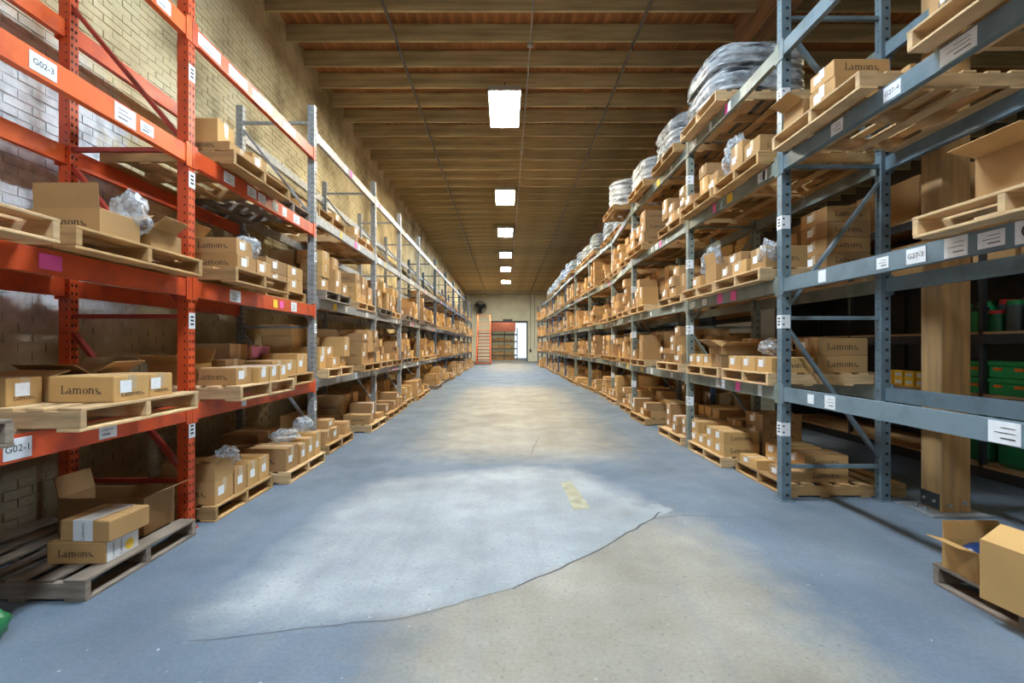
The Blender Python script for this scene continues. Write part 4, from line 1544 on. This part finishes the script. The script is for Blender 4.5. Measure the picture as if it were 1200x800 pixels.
for i in range(2, len(RIGHT) - 1):
    (a, xa), (b, xb) = RIGHT[i], RIGHT[i + 1]
    ly = min(1.02, (b - a - PWY - .2) / 2)
    for slot in (0, 1):
        y0 = a + PWY + .08 + slot * ((b - a - PWY - .16) - ly)
        t = (y0 + ly / 2 - a) / (b - a)
        xe = xa + (xb - xa) * t
        for lev in range(5):
            z = 0 if lev == 0 else LV_R[lev - 1]
            edge = xe - rng.uniform(.03, .14)
            wd = rng.choice(['wood_pale', 'wood_mid', 'wood_mid', 'wood_pale'])
            if lev == 4:
                if i == 2 or i > 9 or (i == 3 and slot == 0):
                    continue
                w_ = f'{"near" if slot == 0 else "far"} end of top shelf, {bay_name(1, i)}'
                bundle(edge, y0, ly, z, rng.choice(['bundle_light', 'bundle_blue', 'bundle_blue']), rng.uniform(.4, .62), rng.choice([4, 5, 6]),
                       f'plastic-wrapped bundle at the {"near" if slot == 0 else "far"} end of top shelf, {bay_name(1, i)}', 10 + i * 2 + slot, wd, w_)
            else:
                bay_load(1, i, lev, slot, edge, y0, ly, z, wd, .74, fill=.95, layers=rng.choice([3, 3, 4, 5]) if lev else rng.choice([2, 3, 3]))

# a second rack row stands behind the right one, glimpsed through it
rackRD = thing(empty('pallet_rack', (4.34, 9.6, 0)), 'dark pallet rack row standing behind the right rack', 'rack', 'pallet racks along the aisle')
for k in range(10):
    D = 9.6 + k * 2.8
    for px in (0, .95):
        mb = MB(); mb.box(px, px + .08, D - 9.6, D - 9.52, 0, 4.6)
        link('post', mb.mesh('post', 'darkblue'), rackRD)
    if k == 9:
        continue
    for z in LV_R:
        mb = MB(); mb.box(0, .05, D - 9.52, D - 6.8, z - .12, z); mb.box(.98, 1.03, D - 9.52, D - 6.8, z - .12, z)
        link('beam', mb.mesh('beam', 'darkblue'), rackRD)
        mb = MB(); mb.box(0, 1.03, D - 9.48, D - 6.84, z, z + .02)
        link('deck_board', mb.mesh('deck_board', 'wood_mid'), rackRD)
    for z in [0] + [q + .02 for q in LV_R[:3]]:
        for q in range(2):
            stack(1, 4.36, D + .15 + q * 1.3, 1.15, z, 'second row', rng, .85, fill=1.0, layers=4)

# rank the stacked cartons: the 300 largest in view are individuals (with those placed above), the rest is one mass
n_hand = sum(1 for o in COL.objects if o.get('category') == 'carton')


def brank(b):
    x, y, z = b['p']
    lx, ly, h = b['d']
    sz = h / max(y, .5)
    if b['where'] == 'second row':
        sz *= .01
    if b['c'] == 1:
        sz *= .45
    return -sz


BOXES.sort(key=brank)
NIND = max(0, 270 - n_hand)
ordw = ['first', 'second', 'third', 'fourth', 'fifth']
for b in BOXES[:NIND]:
    row = 'aisle row' if b['c'] == 0 else 'back row'
    lab = f'carton {ordw[b["r"]]} in {row}, {words_layer(b["k"], b["n"])}, {b["where"]}'
    near = b['p'][1] < 13
    carton(*b['p'], b['d'], b['s'], lab, 'cartons stacked on the rack pallets', m=b['m'], rz=b['rz'], word=(b['r'] == 0 and b['p'][1] < 16), lab=b['c'] == 0 and b['lab'], tp=near and b['c'] == 0, white=b['white'])
mb = MB()
MI = {'card_a': 0, 'card_b': 1, 'card_c': 2}
for b in BOXES[NIND:]:
    lx, ly, h = b['d']
    M = Matrix.Translation(b['p']) @ Matrix.Rotation(b['rz'], 4, 'Z')
    mb.box(-lx / 2, lx / 2, -ly / 2, ly / 2, 0, h, MI[b['m']], M)
    if b['c'] == 0 and b['lab']:
        e = -b['s']
        xx = e * (lx / 2 + .0015)
        vs = [M @ Vector(p) for p in ((xx, -.05, h * .3), (xx, .04, h * .3), (xx, .04, h * .3 + .08), (xx, -.05, h * .3 + .08))]
        mb.add(vs, [(0, 1, 2, 3) if e > 0 else (3, 2, 1, 0)], 3)
o = link('cartons', mb.mesh('cartons', ['card_a', 'card_b', 'card_c', 'paper']))
thing(o, 'countless further brown cartons stacked along both racks', 'cartons', kind='stuff')

# ================================================================== shelving beyond the right rack
SX0, SX1 = 5.45, 6.35
sh = thing(empty('storage_shelf', (SX0, 3.2, 0)), 'dark steel storage shelf behind the timber column on the right', 'shelf')
SHZ = [.14, .95, 1.66, 2.45, 3.2]
SY0, SY1 = 3.2, 9.2
for y in (SY0, 5.2, 7.2, SY1 - .05):
    for x in (SX0, SX1 - .05):
        mb = MB(); mb.box(0, .05, 0, .05, 0, 3.3)
        link('post', mb.mesh('post', 'steel_dark'), sh, (x - SX0, y - SY0, 0))
for z in SHZ:
    mb = MB(); mb.box(0, SX1 - SX0, .05, SY1 - SY0 - .05, z - .03, z)
    link('shelf_board', mb.mesh('shelf_board', 'wood_pale'), sh)
    mb = MB(); mb.box(-.02, 0, 0, SY1 - SY0, z - .14, z - .03)
    link('shelf_edge', mb.mesh('shelf_edge', 'steel_dark'), sh)


mb = MB(); mb.box(SX1 - SX0 + .001, SX1 - SX0 + .02, 0, SY1 - SY0, 0, 3.3)  # added dark sheet, keeps the background behind the shelf dark
link('dark_backing', mb.mesh('dark_backing', 'steel_dark'), sh)
mb = MB(); mb.box(0, SX1 - SX0, SY1 - SY0 + .001, SY1 - SY0 + .02, 0, 3.3)  # added dark sheet, closes off the bright view past the far end
link('dark_end', mb.mesh('dark_end', 'steel_dark'), sh)


def case(x, y, z, lx, ly, h, m, label):
    mb = MB(); mb.bbox(-lx / 2, lx / 2, -ly / 2, ly / 2, 0, h * .72, .01)
    o = link('plastic_case', mb.mesh('case', m), None, (x, y, z))
    thing(o, label, 'case', 'green plastic cases on the storage shelf')
    mb = MB(); mb.bbox(-lx / 2 - .006, lx / 2 + .006, -ly / 2 - .006, ly / 2 + .006, h * .72, h, .008)
    link('lid', mb.mesh('lid', m), o)
    for k in (-.25, .25):
        mb = MB(); mb.box(-lx / 2 - .014, -lx / 2 - .002, k * ly - .04, k * ly + .04, h * .45, h * .62)
        link('tag', mb.mesh('tag', 'orange_tag'), o)
    mb = MB(); mb.box(-.08, .06, -ly / 2 - .010, -ly / 2 - .001, h * .4, h * .58)
    link('tag', mb.mesh('tag', 'orange_tag'), o)


def can(x, y, z, r, h, m, lid, label):
    mb = MB(); mb.tube([(0, 0, 0), (0, 0, h * .85)], r, 14)
    o = link('canister', mb.mesh('canister', m), None, (x, y, z))
    thing(o, label, 'canister', 'canisters on the storage shelf')
    mb = MB(); mb.tube([(0, 0, h * .85), (0, 0, h)], r * .9, 14)
    link('lid', mb.mesh('lid', lid), o)


posn = ['first', 'second', 'third', 'fourth', 'fifth', 'sixth', 'seventh', 'eighth', 'ninth']
for k in range(2):
    for r in range(4):
        case(SX0 + .30, 4.05 + r * .46, SHZ[1] + k * .19, .52, .42, .185, 'green',
             f'{posn[r]} green case of the {["lower", "upper"][k]} layer, middle board of storage shelf')
for r in range(9):
    can(SX0 + .16, 4.05 + r * .19, SHZ[2], .085, .24 + .05 * (r % 3), ['green_dark', 'green', 'grey_plastic'][r % 3], ['red_lid', 'black', 'green'][r % 3],
        f'{posn[r]} canister of the front row on the upper board of storage shelf')
for r in range(7):
    can(SX0 + .42, 4.1 + r * .24, SHZ[2], .1, .38, ['green', 'green_dark', 'grey_plastic'][r % 3], ['green', 'red_lid', 'red_lid'][r % 3],
        f'{posn[r]} canister of the taller back row on the upper board of storage shelf')
for r in range(3):
    mb = MB(); mb.bbox(-.35, .35, -.33, .33, 0, .5, .05)
    o = link('wrapped_crate', mb.mesh('crate', 'green_dark'), None, (SX0 + .45, 4.1 + r * .75, SHZ[0]))
    thing(o, f'{posn[r]} dark green wrapped crate on the lowest board of storage shelf', 'crate', 'crates on the storage shelf')
    for q in range(2):
        mb = MB(); mb.tube([(-.35, -.12 + .24 * q, .22 + .1 * q), (-.375, -.12 + .24 * q, .22 + .1 * q)], .03, 10)
        link('plug', mb.mesh('plug', 'red_lid'), o)
    mb = MB(); mb.bbox(-.36, .36, -.34, .34, .5, .53, .01)
    link('lid', mb.mesh('lid', 'green'), o)
for k in range(2):
    for r in range(5):
        mb = MB(); mb.bbox(-.09, .09, -.07, .07, 0, .1, .004)
        o = link('small_box', mb.mesh('small_box', 'paper_yellow'), None, (SX0 + .12, 5.85 + r * .17, SHZ[1] + k * .103))
        thing(o, f'{posn[r]} small yellow box of the {["lower", "upper"][k]} row on the storage shelf', 'box', 'small yellow boxes')
        mb = MB(); mb.box(-.0915, -.0903, -.05, .05, .03, .075)
        link('paper_label', mb.mesh('lab', 'paper'), o)

r3 = random.Random(8)
for zi in (3, 4):
    y, k = SY0 + .35, 0
    while y < SY1 - .6:
        wd = r3.uniform(.35, .6)
        hh = r3.uniform(.3, .62)
        mb = MB(); mb.bbox(-.35, .35, -wd / 2, wd / 2, 0, hh, .005)
        o = link('carton', mb.mesh('carton', r3.choice(['card_b', 'card_a'])), None, (SX0 + .4, y + wd / 2, SHZ[zi]))
        nth = (posn + ['tenth', 'eleventh', 'twelfth', 'thirteenth', 'fourteenth'])[k]
        thing(o, f'{nth} shaded carton on the {["fourth", "top"][zi - 3]} board of the storage shelf', 'carton', 'cartons on the storage shelf')
        y += wd + .05
        k += 1

# ================================================================== far end: ladder, fan, conduits, rack beyond the doorway
root = thing(empty('rolling_ladder', (-1.78, 36.4, 0)), 'orange rolling warehouse ladder by the far doorway', 'ladder')
hw = .55
for sx in (-1, 1):
    mb = MB(); mb.tube([(sx * hw, -.9, .12), (sx * hw * .9, .75, 2.75)], .05, 8)
    link('stringer', mb.mesh('stringer', 'ladder'), root)
    mb = MB(); mb.tube([(sx * hw, .8, .12), (sx * hw * .9, .8, 3.95)], .045, 8)
    link('rear_post', mb.mesh('rear_post', 'ladder'), root)
    mb = MB(); mb.tube([(sx * hw, -.9, .12), (sx * hw, -.9, 1.0), (sx * hw * .95, .0, 2.6), (sx * hw * .9, .2, 3.95), (sx * hw * .9, .8, 3.95)], .035, 8)
    link('handrail', mb.mesh('handrail', 'ladder'), root)
    for y in (-.85, .8):
        mb = MB(); mb.tube([(sx * hw - .02, y, .075), (sx * hw + .02, y, .075)], .075, 12)
        link('wheel', mb.mesh('wheel', 'black'), root)
for k in range(9):
    t = (k + 1) / 10
    y, z = -.9 + 1.65 * t, .12 + 2.63 * t
    mb = MB(); mb.box(-hw * .95, hw * .95, y - .13, y + .13, z - .02, z + .045)
    link('tread', mb.mesh('tread', 'red_dark'), root)
mb = MB(); mb.box(-hw * .9, hw * .9, .2, .8, 2.72, 2.76)
link('platform', mb.mesh('platform', 'ladder'), root)
mb = MB()
mb.box(-hw - .05, hw + .05, -.95, -.9, .1, .15); mb.box(-hw - .05, hw + .05, .8, .85, .1, .15)
link('base_frame', mb.mesh('base', 'ladder'), root)
for z in (3.3, 3.95):
    mb = MB(); mb.tube([(-hw * .9, .8, z), (hw * .9, .8, z)], .02, 8)
    link('guard_rail', mb.mesh('guard', 'ladder'), root)

FX, FY, FZ, FR = -2.45, 43.3, 5.15, .58
root = thing(empty('wall_fan', (FX, FY, FZ)), 'round black caged fan mounted high on the end wall', 'fan')


def ringtube(mb, R, r, y, n=28):
    mb.tube([(R * math.cos(2 * PI * k / n), y, R * math.sin(2 * PI * k / n)) for k in range(n + 1)], r, 6, cap=False)


mb = MB()
for R, y in ((FR, -.12), (FR, .12), (FR * .85, -.14), (FR * .7, -.16), (FR * .55, -.165), (FR * .4, -.175), (FR * .25, -.18)):
    ringtube(mb, R, .016, y)
for k in range(20):
    a = 2 * PI * k / 20
    c, s_ = math.cos(a), math.sin(a)
    mb.tube([(0, -.19, 0), (FR * .6 * c, -.17, FR * .6 * s_), (FR * c, -.12, FR * s_), (FR * c, .12, FR * s_)], .007, 5)
link('cage', mb.mesh('cage', 'black'), root)
mb = MB(); n_ = 28
for k in range(n_):
    a0, a1 = 2 * PI * k / n_, 2 * PI * (k + 1) / n_
    q = [(FR * math.cos(a), y, FR * math.sin(a)) for a in (a0, a1) for y in (-.12, .14)]
    mb.add(q, [(0, 1, 3, 2)])
link('shroud', mb.mesh('shroud', 'black'), root)
for k in range(3):
    a = 2 * PI * k / 3 + .4
    mb = MB()
    M = Matrix.Rotation(-a, 4, 'Y') @ Matrix.Translation((FR * .52, 0, 0)) @ Matrix.Rotation(.5, 4, 'X')
    mb.bbox(-FR * .38, FR * .40, -.008, .008, -.2, .2, .004, 0, M)
    link('blade', mb.mesh('blade', 'steel_dark'), root)
mb = MB(); mb.tube([(0, -.1, 0), (0, .3, 0)], .11, 14)
link('motor', mb.mesh('motor', 'black'), root)
mb = MB(); mb.bar((0, .2, 0), (0, .69, 0), .08, .12); mb.box(-.15, .15, .66, .70, -.25, .25)
link('bracket', mb.mesh('bracket', 'black'), root)

for k, (px, lab) in enumerate(((2.35, 'vertical conduit on the end wall right of the doorway'), (2.75, 'second vertical conduit on the end wall, nearer the right rack'))):
    mb = MB(); mb.tube([(px, DF - .04, 1.2), (px, DF - .04, zj(DF) - .02)], .03, 8)
    o = link('conduit', mb.mesh('conduit', 'pipe_light'))
    thing(o, lab, 'conduit')
mb = MB(); mb.box(2.25, 2.45, DF - .14, DF - .01, .88, 1.19)
o = link('switch_box', mb.mesh('switch_box', 'steel_dark')); thing(o, 'small dark switch box beside the far doorway', 'switch box')
mb = MB(); mb.tube([(-4, DF - 3.2, zj(41) - .12), (5, DF - 3.2, zj(41) - .12)], .05, 8)
o = link('cross_pipe', mb.mesh('cross_pipe', 'pipe_light')); thing(o, 'pale pipe crossing under the ceiling near the end wall', 'pipe')

# rack and red header in the room beyond
rk = thing(empty('pallet_rack', (-1.55, 48.2, 0)), 'dark rack full of cartons seen through the far doorway', 'rack', 'pallet racks along the aisle')
for x in (0, 1.35, 2.7):
    for y in (0, .9):
        mb = MB(); mb.box(x, x + .08, y, y + .08, 0, 3.4); link('post', mb.mesh('post', 'steel_dark'), rk)
for z in (.55, 1.25, 2.0, 2.75):
    mb = MB(); mb.box(0, 2.78, -.03, .0, z - .12, z); mb.box(0, 2.78, .9, .93, z - .12, z); mb.box(0, 2.78, 0, .9, z - .04, z)
    link('shelf', mb.mesh('shelf', 'steel_dark'), rk)
r2 = random.Random(5)
for zi, z in enumerate((0.0, .55, 1.25, 2.0)):
    x = -1.4; k = 0
    while x < .75 and k < 6:
        wd = r2.uniform(.3, .5)
        mb = MB(); mb.bbox(-wd / 2, wd / 2, -.25, .25, 0, r2.uniform(.2, .4), .005)
        o = link('carton', mb.mesh('carton', r2.choice(['card_a', 'card_c'])), None, (x + wd / 2, 48.55, z + .001))
        thing(o, f'{ordw[k] if k < 5 else "sixth"} carton on the {["floor", "lowest", "middle", "upper"][zi]} board of the rack beyond the doorway', 'carton', 'cartons beyond the doorway')
        x += wd + .04; k += 1
mb = MB(); mb.box(-3.0, 1.0, 47.6, 47.9, 3.0, 4.6)
o = link('trim_2', mb.mesh('header', 'stone_red')); struct(o, 'red header beam in the room beyond the doorway', 'beam')
# lamp of that room
root = thing(empty('ceiling_lamp', (0, 46.5, 5.6)), 'lamp in the room beyond the far doorway', 'lamp', 'ceiling lamps')
emis('lamp_beyond', NEUT, 70)
mb = MB(); mb.box(-.3, .3, -.7, .7, 0, .02); link('lens', mb.mesh('lens', 'lamp_beyond'), root)
mb = MB(); mb.box(-.33, .33, -.73, .73, .02, .4); link('housing', mb.mesh('housing', 'housing'), root)

# green bag at the left picture edge
mb = MB(); blob(mb, .09, .12, .09, 4, .3)
me = mb.mesh('bag', 'green_dark'); zmin = min(v.co.z for v in me.vertices); me.transform(Matrix.Translation((0, 0, -zmin)))
o = link('plastic_bag', me, None, (-2.60, 2.25, 0)); thing(o, 'crumpled green plastic bag on the floor at the left picture edge', 'bag')
